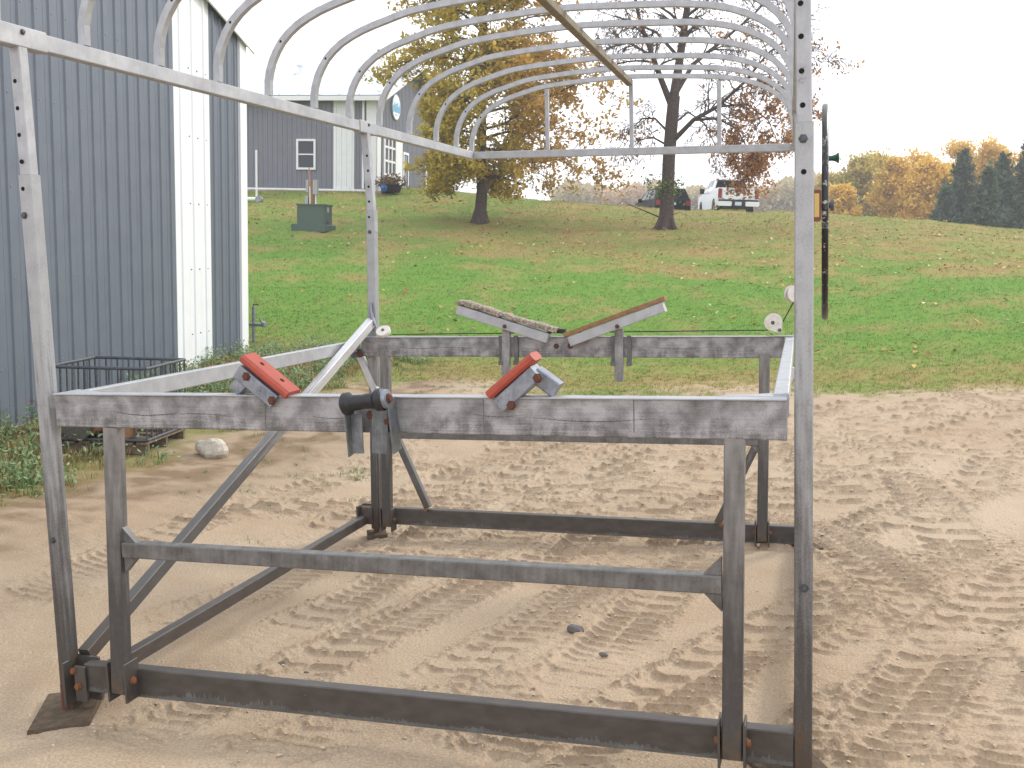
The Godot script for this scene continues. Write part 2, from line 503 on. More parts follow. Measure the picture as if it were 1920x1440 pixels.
	M.tyre = mat(Color(0.06, 0.06, 0.065), 0.8)
	M.rim = mat(Color(0.6, 0.61, 0.63), 0.35, 0.7)
	M.tail_red = mat(Color(0.55, 0.06, 0.06), 0.3)
	M.trim_black = mat(Color(0.05, 0.05, 0.05), 0.5)
	M.plate = mat(Color(0.75, 0.84, 0.9), 0.5)

func chipped() -> ImageTexture:
	var S := 256
	var a := noise_bytes(401, 0.02, S, S, S, S, 4)
	var b := noise_bytes(402, 0.09, S, S, S, S, 3)
	var ou := PackedByteArray()
	ou.resize(S * S * 3)
	for k in S * S:
		var t := a[k] / 255.0 + (b[k] / 255.0 - 0.5) * 0.5
		var c := Color(0.05, 0.05, 0.055)
		if t > 0.80:
			c = Color(0.72, 0.70, 0.66)
		elif t > 0.775:
			c = Color(0.3, 0.26, 0.22)
		ou[k * 3] = int(c.r * 255.0); ou[k * 3 + 1] = int(c.g * 255.0); ou[k * 3 + 2] = int(c.b * 255.0)
	return tex(ou, S, S)

func grain_tex() -> ImageTexture:
	# neutral grain that multiplies the soil and grass colours
	var S := 1024
	var a := noise_bytes(201, 0.35, S, S, S, S, 2)
	var b := noise_bytes(202, 0.05, S, S, S, S, 4)
	var ou := PackedByteArray()
	ou.resize(S * S * 3)
	for k in S * S:
		var t := clampf(0.9 + (a[k] / 255.0 - 0.5) * 0.34 + (b[k] / 255.0 - 0.5) * 0.22, 0.0, 1.0)
		ou[k * 3] = int(t * 255.0); ou[k * 3 + 1] = int(t * 252.0); ou[k * 3 + 2] = int(t * 247.0)
	return tex(ou, S, S)

# ------------------------------------------------------------------ start
func _ready() -> void:
	rng.seed = 20240
	# camera
	cam_basis = Basis(Vector3.UP, deg_to_rad(16.95)) * Basis(Vector3.RIGHT, deg_to_rad(-7.9)) * Basis(Vector3.BACK, deg_to_rad(1.6))
	var cam := Camera3D.new()
	cam.name = "camera"
	cam.transform = Transform3D(cam_basis, EYE)
	cam.fov = rad_to_deg(2.0 * atan(720.0 / FOCAL))
	cam.near = 0.05
	cam.far = 3000.0
	add_child(cam)
	cam.current = true
	# overcast sky
	var sky_mat := ProceduralSkyMaterial.new()
	sky_mat.sky_top_color = Color(0.93, 0.95, 0.98)
	sky_mat.sky_horizon_color = Color(0.985, 0.985, 1.0)
	sky_mat.sky_curve = 0.2
	sky_mat.ground_bottom_color = Color(0.45, 0.4, 0.33)
	sky_mat.ground_horizon_color = Color(0.6, 0.56, 0.5)
	sky_mat.sun_angle_max = 1.0
	sky_mat.energy_multiplier = 1.35
	var sky := Sky.new()
	sky.sky_material = sky_mat
	var env := Environment.new()
	env.background_mode = Environment.BG_SKY
	env.sky = sky
	env.tonemap_mode = Environment.TONE_MAPPER_LINEAR
	env.tonemap_exposure = 1.46
	env.sdfgi_enabled = true
	env.ssao_enabled = true
	env.ssil_enabled = true
	env.fog_enabled = true
	env.fog_density = 0.0016
	env.fog_light_color = Color(0.96, 0.96, 0.98)
	var we := WorldEnvironment.new()
	we.name = "world_environment"
	we.environment = env
	add_child(we)
	# the sun behind cloud
	var sun := DirectionalLight3D.new()
	sun.name = "sun"
	sun.light_energy = 0.5
	sun.light_color = Color(1.0, 0.965, 0.91)
	sun.light_angular_distance = 10.0
	sun.shadow_enabled = true
	add_child(sun)
	sun.look_at_from_position(Vector3(5, 5.6, -6), Vector3.ZERO, Vector3.UP)

	make_materials()
	print("materials ", Time.get_ticks_msec())
	build_ground()
	print("ground ", Time.get_ticks_msec())
	build_near_shed()
	build_far_building()
	print("buildings ", Time.get_ticks_msec())
	build_trees()
	print("trees ", Time.get_ticks_msec())
	build_vehicles()
	build_yard_things()
	build_lift()
	print("lift ", Time.get_ticks_msec())
	build_grass()
	print("grass ", Time.get_ticks_msec())

# ------------------------------------------------------------------ ground
var gx := PackedFloat32Array()
var gz := PackedFloat32Array()
var gh := PackedFloat32Array()
var gt := PackedFloat32Array()     # tread relief
var gm := PackedFloat32Array()     # darkening of ridges and berms: damp crumbs plus painted relief shade

func build_ground() -> void:
	var x := -3.9
	while x < 2.9:
		gx.push_back(x)
		x += 0.0135
	var st := 0.0135
	while x < 420.0:
		gx.push_back(x)
		st = minf(st * (1.018 if x < 14.0 else 1.25), 60.0)
		x += st
	var left := PackedFloat32Array()
	x = -3.9
	st = 0.0135
	while x > -420.0:
		st = minf(st * (1.022 if x > -24.0 else 1.25), 60.0)
		x -= st
		left.push_back(x)
	left.reverse()
	left.append_array(gx)
	gx = left
	# rows, going away
	var back := PackedFloat32Array()
	x = 1.9
	st = 0.02
	while x > -60.0:
		st *= 1.2
		x -= st
		back.push_back(x)
	back.reverse()
	gz = back
	var d := 1.9
	while d < 5.6:
		gz.push_back(d)
		d += 0.0085
	st = 0.0085
	while d < 700.0:
		gz.push_back(d)
		st = maxf(st, minf(st * 1.006, 0.04)) if d < 14.2 else minf(st * 1.035, 40.0)
		if d > 14.2 and d < 60.0:
			st = minf(st, 0.7)
		d += st
	var nx := gx.size()
	var nz := gz.size()
	gh.resize(nx * nz)
	gm.resize(nx * nz)
	gt.resize(nx * nz)
	var n1 := FastNoiseLite.new()
	n1.seed = 7; n1.frequency = 0.55; n1.fractal_octaves = 3
	var n2 := FastNoiseLite.new()
	n2.seed = 8; n2.frequency = 4.5; n2.fractal_octaves = 3
	var n3 := FastNoiseLite.new()
	n3.seed = 9; n3.frequency = 17.0; n3.fractal_octaves = 2
	var patch := FastNoiseLite.new()
	patch.seed = 10; patch.frequency = 0.9; patch.fractal_octaves = 2
	for j in nz:
		var dd := gz[j]
		for i in nx:
			var xx := gx[i]
			var y := hgt(xx, -dd)
			if dd > -3.0 and dd < 60.0 and absf(xx) < 60.0:
				y += n1.get_noise_2d(xx, dd) * (0.035 if dd < 14.5 else 0.09)
				if dd < 15.5 and absf(xx) < 14.0:
					var rough := clampf(patch.get_noise_2d(xx, dd) * 1.6 + 0.3, 0.05, 1.0)
					y += n2.get_noise_2d(xx, dd) * 0.013 * rough
					if absf(xx) < 9.0 and dd < 9.0:
						y += n3.get_noise_2d(xx, dd) * 0.007 * rough
			gh[j * nx + i] = y
	press_tracks(n2, n3)
	for k in nx * nz:
		gh[k] += gt[k]
	# colours
	var sand := Color(0.475, 0.365, 0.26)
	var sand_pale := Color(0.56, 0.45, 0.338)
	var earth_shade := Color(0.34, 0.245, 0.165)  # damp sand brown, also painted on ridges as their shade
	var cn := FastNoiseLite.new()
	cn.seed = 15; cn.frequency = 0.35; cn.fractal_octaves = 4
	var cf := FastNoiseLite.new()
	cf.seed = 16; cf.frequency = 2.2; cf.fractal_octaves = 3
	var cols := PackedColorArray()
	cols.resize(nx * nz)
	for j in nz:
		var dd := gz[j]
		for i in nx:
			var xx := gx[i]
			var k := j * nx + i
			var a := cn.get_noise_2d(xx, dd)
			var b := cf.get_noise_2d(xx, dd)
			var c := sand.lerp(sand_pale, clampf(0.5 + a * 0.8 + b * 0.5, 0.0, 1.0))
			c = c.lerp(earth_shade, clampf(gm[k] * 0.95 + maxf(0.0, b - 0.25) * 0.15, 0.0, 0.85))
			if xx < -2.6 and dd > 5.0 and dd < 15.0:
				var soil := clampf(((-xx - 4.1) - absf(dd - 9.5) * 0.12) / 1.2, 0.0, 1.0)
				c = c.lerp(Color(0.27, 0.19, 0.125), clampf(soil * (0.75 + b * 1.4 + a), 0.0, 0.9))
			var g := grass_share(xx, dd, a, b)
			if g > 0.0:
				c = c.lerp(lawn_color(xx, dd, a, b), g)
			cols[k] = c
	var split := 0
	while gz[split] < 14.6:
		split += 1
	ground_sheet("sand_yard", 0, split, cols)
	ground_sheet("lawn", split, nz - 1, cols)

func shed_side(xx: float, dd: float) -> float:               # how far into the weedy strip along the shed
	return smoothstep(0.0, 1.0, ((-xx - 5.0) - absf(dd - 9.8) * 0.10) / 1.6) if dd > 5.5 and dd < 16.0 else 0.0

func grass_share(xx: float, dd: float, a: float, b: float) -> float:
	var edge := 13.6 + 0.10 * clampf(xx, -3.0, 6.0) * 0.3 + a * 0.9 + b * 0.6
	var g := clampf((dd - edge) / 1.1 + 0.5, 0.0, 1.0)
	var w := shed_side(xx, dd)
	if w > 0.0:
		g = maxf(g, clampf(w * 1.5 + a * 0.9 + b * 0.6 - 0.35, 0.0, 0.95))
	return g

func lawn_color(xx: float, dd: float, a: float, b: float) -> Color:
	var lush := Color(0.165, 0.305, 0.06)
	var olive := Color(0.30, 0.31, 0.10)
	var straw := Color(0.40, 0.28, 0.13)
	var t := clampf(0.25 + a * 1.3 + b * 0.5, 0.0, 1.0)
	# the near slope is greener, the upper slope drier, with a worn edge at the sand
	var up := smoothstep(24.0, 31.0, dd + a * 5.0) * (0.55 if xx < -12.0 else 1.0)
	var worn := 1.0 - smoothstep(14.2, 18.0, dd + a * 3.0)
	var c := lush.lerp(olive, clampf(t * 0.6 + up * 0.85 + worn * 0.7, 0.0, 1.0))
	return c.lerp(straw, clampf((up * 0.42 + worn * 0.6 - 0.2) + a * 0.9 + b * 0.5, 0.0, 0.75))

func ground_sheet(called: String, j0: int, j1: int, cols: PackedColorArray) -> void:
	var nx := gx.size()
	var v := PackedVector3Array()
	var nn := PackedVector3Array()
	var cc := PackedColorArray()
	var idx := PackedInt32Array()
	var nz := gz.size()
	for j in range(j0, j1 + 1):
		for i in nx:
			var k := j * nx + i
			v.push_back(Vector3(gx[i], gh[k], -gz[j]))
			var i0 := maxi(i - 1, 0)
			var i1 := mini(i + 1, nx - 1)
			var ja := maxi(j - 1, 0)
			var jb := mini(j + 1, nz - 1)
			var sx := (gh[j * nx + i1] - gh[j * nx + i0]) / (gx[i1] - gx[i0])
			var sz := (gh[jb * nx + i] - gh[ja * nx + i]) / (gz[jb] - gz[ja])
			nn.push_back(Vector3(-sx, 1.0, sz).normalized())
			cc.push_back(cols[k])
	for j in j1 - j0:
		for i in nx - 1:
			var k := j * nx + i
			idx.append_array([k, k + nx, k + 1, k + 1, k + nx, k + nx + 1])
	var a := []
	a.resize(Mesh.ARRAY_MAX)
	a[Mesh.ARRAY_VERTEX] = v
	a[Mesh.ARRAY_NORMAL] = nn
	a[Mesh.ARRAY_COLOR] = cc
	a[Mesh.ARRAY_INDEX] = idx
	var m := ArrayMesh.new()
	m.add_surface_from_arrays(Mesh.PRIMITIVE_TRIANGLES, a)
	m.surface_set_material(0, M.ground)
	var o := MeshInstance3D.new()
	o.name = called
	o.mesh = m
	add_child(o)
	tag(o, "churned tan sand with tyre tread marks" if called == "sand_yard" else "mown autumn lawn rising up the hillside", "ground" if called == "sand_yard" else "lawn", "", "structure")

func press_tracks(n2: FastNoiseLite, n3: FastNoiseLite) -> void:
	# wheel tracks of a loader: [points in the photograph, width, pitch, depth, handedness]
	var tracks := [
		[[[430, 1330], [560, 1265], [760, 1165], [900, 1100], [1010, 1050], [1100, 1000]], 0.36, 0.078, 0.030],
		[[[260, 1180], [420, 1130], [620, 1060], [760, 1010], [880, 960]], 0.34, 0.078, 0.022],
		[[[1010, 1440], [1150, 1360], [1290, 1280], [1400, 1210], [1530, 1150], [1680, 1090], [1920, 1010]], 0.40, 0.078, 0.034],
		[[[900, 1420], [1010, 1330], [1130, 1220], [1200, 1150], [1260, 1090], [1320, 1030]], 0.34, 0.078, 0.024],
		[[[1540, 1130], [1640, 1085], [1790, 1040], [1930, 1000]], 0.36, 0.078, 0.028],
		[[[1560, 1010], [1680, 960], [1800, 925], [1930, 900]], 0.36, 0.078, 0.026],
		[[[1540, 1440], [1600, 1370], [1720, 1300], [1930, 1240]], 0.42, 0.078, 0.034],
		[[[1640, 1470], [1760, 1400], [1930, 1340]], 0.42, 0.078, 0.030],
		[[[770, 1040], [850, 960], [930, 890], [1010, 820], [1080, 770]], 0.38, 0.078, 0.026],
		[[[930, 1030], [1010, 950], [1080, 880], [1140, 810], [1190, 760]], 0.38, 0.078, 0.026],
		[[[1080, 1040], [1150, 960], [1200, 890], [1240, 820], [1270, 770]], 0.38, 0.078, 0.028],
		[[[1250, 1050], [1300, 960], [1330, 890], [1350, 820], [1365, 770]], 0.38, 0.078, 0.026],
		[[[1420, 1040], [1450, 960], [1500, 880], [1540, 820], [1580, 770]], 0.38, 0.078, 0.028],
		[[[1560, 940], [1640, 880], [1740, 830], [1880, 780]], 0.38, 0.078, 0.028],
		[[[1560, 880], [1680, 830], [1800, 790], [1930, 765]], 0.38, 0.078, 0.026],
		[[[1700, 1000], [1780, 940], [1860, 880], [1930, 830]], 0.38, 0.078, 0.028],
		[[[1540, 800], [1700, 765], [1930, 735]], 0.38, 0.078, 0.026],
		[[[20, 1130], [140, 1075], [300, 1010], [420, 965], [560, 905]], 0.36, 0.078, 0.022],
		[[[440, 960], [620, 900], [760, 850], [880, 800]], 0.38, 0.078, 0.022],
		[[[200, 1400], [330, 1350], [470, 1300], [600, 1280]], 0.30, 0.078, 0.020],
		[[[430, 1440], [620, 1380], [820, 1330], [1000, 1300]], 0.34, 0.078, 0.016],
		[[[1560, 1230], [1700, 1180], [1930, 1120]], 0.36, 0.078, 0.022],
		[[[700, 1120], [840, 1060], [960, 1010], [1060, 965]], 0.32, 0.078, 0.026],
		[[[820, 1290], [930, 1215], [1030, 1150], [1120, 1090], [1200, 1030]], 0.30, 0.078, 0.022],
		[[[540, 1180], [660, 1120], [780, 1060], [880, 1010]], 0.32, 0.078, 0.026],
		[[[640, 790], [800, 760], [960, 735]], 0.36, 0.078, 0.02],
		[[[1000, 770], [1250, 745], [1500, 735]], 0.36, 0.078, 0.02],
	]
	var lines := []
	for tr in tracks:
		var wpts := []
		for p in tr[0]:
			wpts.push_back(on_ground(p[0], p[1]))
		var far_off: bool = tr[0][0][1] < 1060
		lines.push_back([wpts, tr[1] * (1.15 if far_off else 1.0), 0.125 if far_off else 0.082, tr[3] * (1.7 if far_off else 1.0)])
	# more passes of the same machine, further out and to the right
	var r2 := RandomNumberGenerator.new()
	r2.seed = 99
	for k in 44:
		var near := k >= 32
		var p := Vector2(r2.randf_range(-5.0, 5.0), r2.randf_range(6.2, 10.5))
		if near:
			p = Vector2(r2.randf_range(0.2, 2.6), r2.randf_range(2.8, 6.5))
		var an := r2.randf_range(-0.1, 1.15)
		var bend := r2.randf_range(-0.12, 0.12)
		var wpts := []
		for j in 7:
			wpts.push_back(Vector3(p.x, 0.0, -p.y))
			p += Vector2(sin(an), cos(an)) * 0.75
			an += bend
			if p.y > 13.6:
				break
		if wpts.size() > 2:
			lines.push_back([wpts, r2.randf_range(0.34, 0.46), r2.randf_range(0.075, 0.09) if near else r2.randf_range(0.12, 0.16), r2.randf_range(0.020, 0.028) * (1.0 if near else 1.75)])
	var nx := gx.size()
	for ti in lines.size():
		var tr = lines[ti]
		var pts: Array = tr[0]
		var cv := Curve3D.new()
		for k in pts.size():
			var tan: Vector3 = (pts[mini(k + 1, pts.size() - 1)] - pts[maxi(k - 1, 0)]) * 0.16
			cv.add_point(pts[k], -tan, tan)
		cv.bake_interval = 0.12
		var bk := cv.get_baked_points()
		var w: float = tr[1]
		var pitch: float = tr[2]
		var dep: float = tr[3] * 0.82
		var run := 0.0
		var tilt := sin(ti * 2.7) * 0.14
		for k in bk.size() - 1:
			var p := bk[k]
			var q := bk[k + 1]
			var a2 := Vector2(p.x, -p.z)
			var b2 := Vector2(q.x, -q.z)
			var ln := a2.distance_to(b2)
			if ln < 1e-4:
				continue
			var dir := (b2 - a2) / ln
			var nor := Vector2(-dir.y, dir.x)
			var pad := w * 0.5 + 0.14
			var i0 := gx.bsearch(minf(a2.x, b2.x) - pad)
			var i1 := mini(gx.bsearch(maxf(a2.x, b2.x) + pad), nx)
			var j0 := gz.bsearch(minf(a2.y, b2.y) - pad)
			var j1 := mini(gz.bsearch(maxf(a2.y, b2.y) + pad), gz.size())
			for j in range(j0, j1):
				for i in range(i0, i1):
					var r := Vector2(gx[i], gz[j]) - a2
					var s := r.dot(dir)
					if s < 0.0 or s >= ln:
						continue
					var t := r.dot(nor)
					if absf(t) > pad:
						continue
					var kk := j * nx + i
					var wob := n2.get_noise_2d(gx[i] * 0.5 + ti * 9.1, gz[j] * 0.5)
					var soft := clampf(0.95 + n2.get_noise_2d(gx[i] * 0.22 + ti * 5.0, gz[j] * 0.22 + 40.0) * 1.3, 0.0, 1.0)
					var wav := n2.get_noise_2d(gx[i] * 0.07 + ti * 2.0, gz[j] * 0.07)
					t += wob * 0.010
					var u := t / (w * 0.5)
					var au := absf(u)
					if au < 1.0:
						# long bars lie across the yard and hook back along the inner edge of the tyre
						var ph := (gz[j] + tilt * gx[i]) / pitch - maxf(0.0, u - 0.50) * 1.6 + wav * 0.7 + wob * 0.07
						var bar_no := floorf(ph)
						ph -= bar_no
						var ridge := smoothstep(0.0, 0.09, ph) * (1.0 - smoothstep(0.17, 0.34, ph))
						ridge *= smoothstep(-0.98, -0.75, sin((run + s) * 7.0 + bar_no * 2.4 + ti))
						var inn := smoothstep(0.0, 0.10, au) * (1.0 - smoothstep(0.84, 1.0, au))
						var dh := -dep * 0.35 * (1.0 - smoothstep(0.8, 1.0, au)) + dep * ridge * inn
						var own := soft * (1.0 - smoothstep(0.92, 1.0, au))
						gt[kk] = lerpf(gt[kk], dh, own)
						gm[kk] = lerpf(gm[kk], clampf(ridge * ridge * inn * (0.8 + n3.get_noise_2d(gx[i] * 1.3, gz[j] * 1.3) * 0.5), 0.0, 0.95), own)  # ridge bars darkened in colour so the tread relief reads stronger
					else:
						var e := (au - 1.0) * w * 0.5
						var crumb := n3.get_noise_2d(gx[i], gz[j])
						var bm := (1.0 - smoothstep(0.0, 0.10, e)) * soft * (0.5 if pitch > 0.1 else 1.0)
						gt[kk] = maxf(gt[kk], dep * bm * (0.35 + crumb * 1.2))
						gm[kk] = maxf(gm[kk], 0.6 * bm * clampf(0.2 + crumb * 1.8, 0.0, 1.0))
			run += ln

# ------------------------------------------------------------------ the near shed
func siding_panel(p0: Vector3, dir: Vector3, out: Vector3, w: float, ribs: int, yb: float, tops: Callable, u0: float) -> Geo:
	# a ribbed sheet from u0 to u0 + w along dir; tops(u) gives the height of its upper edge
	var g := Geo.new()
	var prof := [Vector2(0, 0)]
	var pitch := w / ribs
	for r in ribs:
		var c := pitch * (r + 0.5)
		prof.append_array([Vector2(c - 0.032, 0), Vector2(c - 0.016, 0.02), Vector2(c + 0.016, 0.02), Vector2(c + 0.032, 0)])
		if r < ribs - 1:
			prof.append_array([Vector2(c + pitch * 0.34, 0), Vector2(c + pitch * 0.36, 0.004), Vector2(c + pitch * 0.40, 0.004), Vector2(c + pitch * 0.42, 0)])
	prof.push_back(Vector2(w - 0.002, 0))
	for k in prof.size() - 1:
		var a: Vector2 = prof[k]
		var b: Vector2 = prof[k + 1]
		var pa := p0 + dir * (u0 + a.x) + out * a.y
		var pb := p0 + dir * (u0 + b.x) + out * b.y
		var ta: float = tops.call(u0 + a.x)
		var tb: float = tops.call(u0 + b.x)
		g.quad(Vector3(pa.x, yb, pa.z), Vector3(pb.x, yb, pb.z), Vector3(pb.x, tb, pb.z), Vector3(pa.x, ta, pa.z), out + dir * (a.y - b.y) * 20.0)
	return g

func build_near_shed() -> void:
	var far_end := on_plane(462, 672, Vector3(0, -0.32, 0), Vector3.UP)
	var near_end := on_plane(0, 800, Vector3(0, -0.32, 0), Vector3.UP)
	var dir := (near_end - far_end)
	dir.y = 0.0
	dir = dir.normalized()                                     # along the wall, towards the camera
	var out := Vector3(-dir.z, 0, dir.x)
	if out.x < 0.0:
		out = -out
	var base := far_end.y - 0.12
	var eave := on_plane(460, 76, far_end, out).y
	var r1 := on_plane(395, 2, far_end, out)
	var slope := (r1.y - eave) / (r1 - far_end).dot(dir)
	print("shed eave ", eave - far_end.y, " rake ", slope, " len ", (near_end - far_end).dot(dir), " far ", far_end, " near ", near_end)
	slope = clampf(slope, 0.2, 0.5)
	var half := 6.6
	var top := func(u: float) -> float:
		return eave + slope * (half - absf(u - half)) - 0.02
	var shed := thing("metal_shed", far_end, "tall blue-grey ribbed metal shed with a white vertical stripe beside the sand", "shed")
	var u_trim := (on_plane(448, 420, far_end, out) - far_end).dot(dir)
	var u_w0 := (on_plane(395, 400, far_end, out) - far_end).dot(dir)
	var u_w1 := (on_plane(329, 400, far_end, out) - far_end).dot(dir)
	# corner trim
	var g := Geo.new()
	g.box(far_end + dir * u_trim * 0.5 + out * 0.012 + Vector3(0, (top.call(u_trim * 0.5) + base) * 0.5 - far_end.y, 0), Vector3(u_trim, top.call(0.0) - base, 0.06), Basis(dir, Vector3.UP, dir.cross(Vector3.UP)), 0.006)
	obj("corner_trim", g, M.trim_white, shed)
	# dark strip, white stripe, then dark sheets towards the camera
	var u := u_trim
	var o := obj("wall_panel", siding_panel(far_end, dir, out, u_w0 - u_trim, 4, base + 0.04, top, u), M.siding, shed)
	obj("wall_panel", siding_panel(far_end, dir, out, u_w1 - u_w0, 3, base + 0.04, top, u_w0), M.siding_white, shed).set_meta("label", "white vertical stripe of siding")
	u = u_w1
	var pw := 0.84
	while u < half * 2.0 - 0.3:
		obj("wall_panel", siding_panel(far_end, dir, out, minf(pw, half * 2.0 - u), 3, base + 0.04, top, u), M.siding, shed)
		u += pw
	# screws in rows across the sheets that show
	for row in 5:
		var gs := Geo.new()
		var y := base + 0.7 + row * 0.95
		var us := u_trim + 0.1
		while us < 8.5:
			gs.lathe(far_end + dir * us + out * 0.001 + Vector3(0, y - far_end.y, 0), out, [Vector2(0, 0.012), Vector2(0.012, 0.011), Vector2(0.016, 0.0)], 6)
			us += 0.28
		var so := obj("screw_row", gs, M.gutter_dark, shed)
		so.set_meta("kind", "stuff")
	# bottom trim, core walls behind the sheets
	g = Geo.new()
	g.bar(far_end + Vector3(0, base + 0.02 - far_end.y, 0) + out * 0.02, far_end + dir * half * 2.0 + Vector3(0, base + 0.02 - far_end.y, 0) + out * 0.02, 0.05, 0.06, Vector3.UP)
	obj("base_trim", g, M.gutter_dark, shed)
	var back := -out * 9.0
	g = Geo.new()
	var e0 := far_end - out * 0.03
	g.quad(Vector3(e0.x, base, e0.z), Vector3(e0.x, eave - 0.05, e0.z), Vector3(e0.x, eave - 0.05, e0.z) + back, Vector3(e0.x, base, e0.z) + back, -dir)
	obj("wall", g, M.siding, shed)
	g = Geo.new()
	var e1 := far_end + dir * half * 2.0
	g.quad(Vector3(e1.x, base, e1.z), Vector3(e1.x, eave - 0.05, e1.z), Vector3(e1.x, eave - 0.05, e1.z) + back, Vector3(e1.x, base, e1.z) + back, dir)
	obj("wall", g, M.siding, shed)
	# roof with rake trim
	for sgn in [-1.0, 1.0]:
		g = Geo.new()
		var lo: float = -0.22 if sgn < 0.0 else half * 2.0 + 0.22
		var a := far_end + dir * lo + out * 0.10
		var b := far_end + dir * half + out * 0.10
		a.y = eave + slope * (-0.22) + 0.02
		b.y = eave + slope * half + 0.02
		g.quad(a, b, b + back - out * 0.10, a + back - out * 0.10, Vector3.UP)
		g.quad(a + Vector3(0, -0.04, 0), b + Vector3(0, -0.04, 0), b + back - out * 0.10 + Vector3(0, -0.04, 0), a + back - out * 0.10 + Vector3(0, -0.04, 0), Vector3.DOWN)
		obj("roof", g, M.roof_white, shed)
		g = Geo.new()
		g.bar(a + Vector3(0, -0.075, 0) - out * 0.005, b + Vector3(0, -0.075, 0) - out * 0.005, 0.03, 0.17, Vector3.UP)
		obj("rake_trim", g, M.trim_white, shed)

# ------------------------------------------------------------------ the workshop up the hill
func build_far_building() -> void:
	var corner := reach(705, 357, 45.0)
	var lend := reach(460, 358, 47.4)
	var dl := lend - corner
	dl.y = 0.0
	dl = dl.normalized()                                       # along the long wall, leftwards
	var dg := Vector3(-dl.z, 0, dl.x)
	if dg.z > 0.0:
		dg = -dg                                               # along the gable wall, going away
	var out_l := -dg
	var out_g := -dl
	var base := corner.y - 0.05
	var eave := on_plane(704, 178, corner, out_l).y
	var depth := (on_plane(822, 330, corner, out_g) - corner).dot(dg)
	var peak_y := on_plane(764, 128, corner + dg * depth * 0.5, out_l).y
	print("far building eave ", eave - base, " depth ", depth, " peak ", peak_y - base)
	depth = clampf(depth, 8.0, 14.0)
	var half := depth * 0.5
	var length := 17.0
	var b := thing("workshop_building", Vector3(corner.x, base, corner.z), "grey metal workshop with white roof, round sign and glass overhead door on the hill", "building")
	var P := func(u: float, y: float, off := 0.0) -> Vector3:   # on the long wall
		return Vector3(corner.x, y, corner.z) + dl * u + out_l * off
	var Q := func(u: float, y: float, off := 0.0) -> Vector3:   # on the gable wall
		return Vector3(corner.x, y, corner.z) + dg * u + out_g * off
	var on_l := func(px: float, py: float) -> Vector2:
		var p := on_plane(px, py, corner, out_l)
		return Vector2((p - corner).dot(dl), p.y)
	var on_g := func(px: float, py: float) -> Vector2:
		var p := on_plane(px, py, corner, out_g)
		return Vector2((p - corner).dot(dg), p.y)
	var flat_top := func(_u: float) -> float:
		return eave
	var gable_top := func(u: float) -> float:
		return eave + (peak_y - eave) * (1.0 - absf(u - half) / half)
	# long wall
	var w0: float = on_l.call(664, 300).x
	var w1: float = on_l.call(625, 300).x
	var c1 := 0.45
	var p0 := Vector3(corner.x, 0, corner.z)
	var g := Geo.new()
	g.box(P.call(c1 * 0.5, (base + eave) * 0.5, 0.01), Vector3(c1, eave - base, 0.07), Basis(dl, Vector3.UP, dl.cross(Vector3.UP)), 0.01)
	obj("corner_trim", g, M.trim_white, b)
	obj("wall_panel", siding_panel(p0, dl, out_l, w0 - c1, 4, base, flat_top, c1), M.siding_far, b)
	obj("wall_panel", siding_panel(p0, dl, out_l, w1 - w0, 4, base, flat_top, w0), M.siding_white, b).set_meta("label", "white stripe of siding")
	var u := w1
	while u < length:
		obj("wall_panel", siding_panel(p0, dl, out_l, 0.92, 4, base, flat_top, u), M.siding_far, b)
		u += 0.92
	g = Geo.new()
	g.bar(P.call(0, base + 0.03, 0.03), P.call(length, base + 0.03, 0.03), 0.05, 0.10, Vector3.UP)
	obj("base_trim", g, M.trim_white, b)
	g = Geo.new()
	g.bar(P.call(-0.3, base - 0.3, 0.0), P.call(length, base - 0.3, 0.0), 0.3, 0.6, Vector3.UP)
	g.bar(Q.call(-0.05, base - 0.3, 0.0), Q.call(depth, base - 0.3, 0.0), 0.3, 0.6, Vector3.UP)
	obj("foundation", g, M.concrete, b)
	# gable wall
	u = 0.0
	g = Geo.new()
	g.box(Q.call(0.24, (base + eave) * 0.5, 0.012), Vector3(0.46, eave - base, 0.07), Basis(dg, Vector3.UP, dg.cross(Vector3.UP)), 0.01)
	obj("corner_trim", g, M.trim_white, b)
	while u < depth - 0.02:
		obj("wall_panel", siding_panel(p0, dg, out_g, minf(depth / 12.0, depth - u), 4, base, gable_top, u), M.siding_far, b)
		u += depth / 12.0
	g = Geo.new()
	g.box(Q.call(depth - 0.2, (base + eave) * 0.5, 0.03), Vector3(0.4, eave - base, 0.07), Basis(dg, Vector3.UP, dg.cross(Vector3.UP)), 0.01)
	obj("corner_trim", g, M.trim_white, b)
	# back of the building so that light does not pass through
	g = Geo.new()
	var ba: Vector3 = P.call(length, base)
	g.quad(P.call(0, base) + dg * depth, P.call(length, base) + dg * depth, P.call(length, eave) + dg * depth, P.call(0, eave) + dg * depth, dg)
	obj("wall", g, M.siding_far, b)
	g = Geo.new()
	g.quad(ba, ba + dg * depth, ba + dg * depth + Vector3(0, eave - base, 0), ba + Vector3(0, eave - base, 0), dl)
	obj("wall", g, M.siding_far, b)
	# roof slopes with overhang, fascia, gutter
	var over := 0.45
	var rise := (peak_y - eave) / half
	for sgn in [0, 1]:
		var eo := Q.call(-over if sgn == 0 else depth + over, eave - over * rise + 0.12, over * 1.3) as Vector3
		var rd := Q.call(half, peak_y + 0.12, over * 1.3) as Vector3
		g = Geo.new()
		var dn := Vector3(0, -0.1, 0)
		var run: Vector3 = dl * (length + 1.0)
		g.quad(eo, rd, rd + run, eo + run, Vector3.UP)
		g.quad(eo + dn, rd + dn, rd + run + dn, eo + run + dn, Vector3.DOWN)
		var ro := obj("roof", g, M.roof_white, b)
		g = Geo.new()
		g.bar(eo + Vector3(0, -0.09, 0), rd + Vector3(0, -0.09, 0), 0.05, 0.24, Vector3.UP)
		obj("rake_trim", g, M.trim_white, ro)
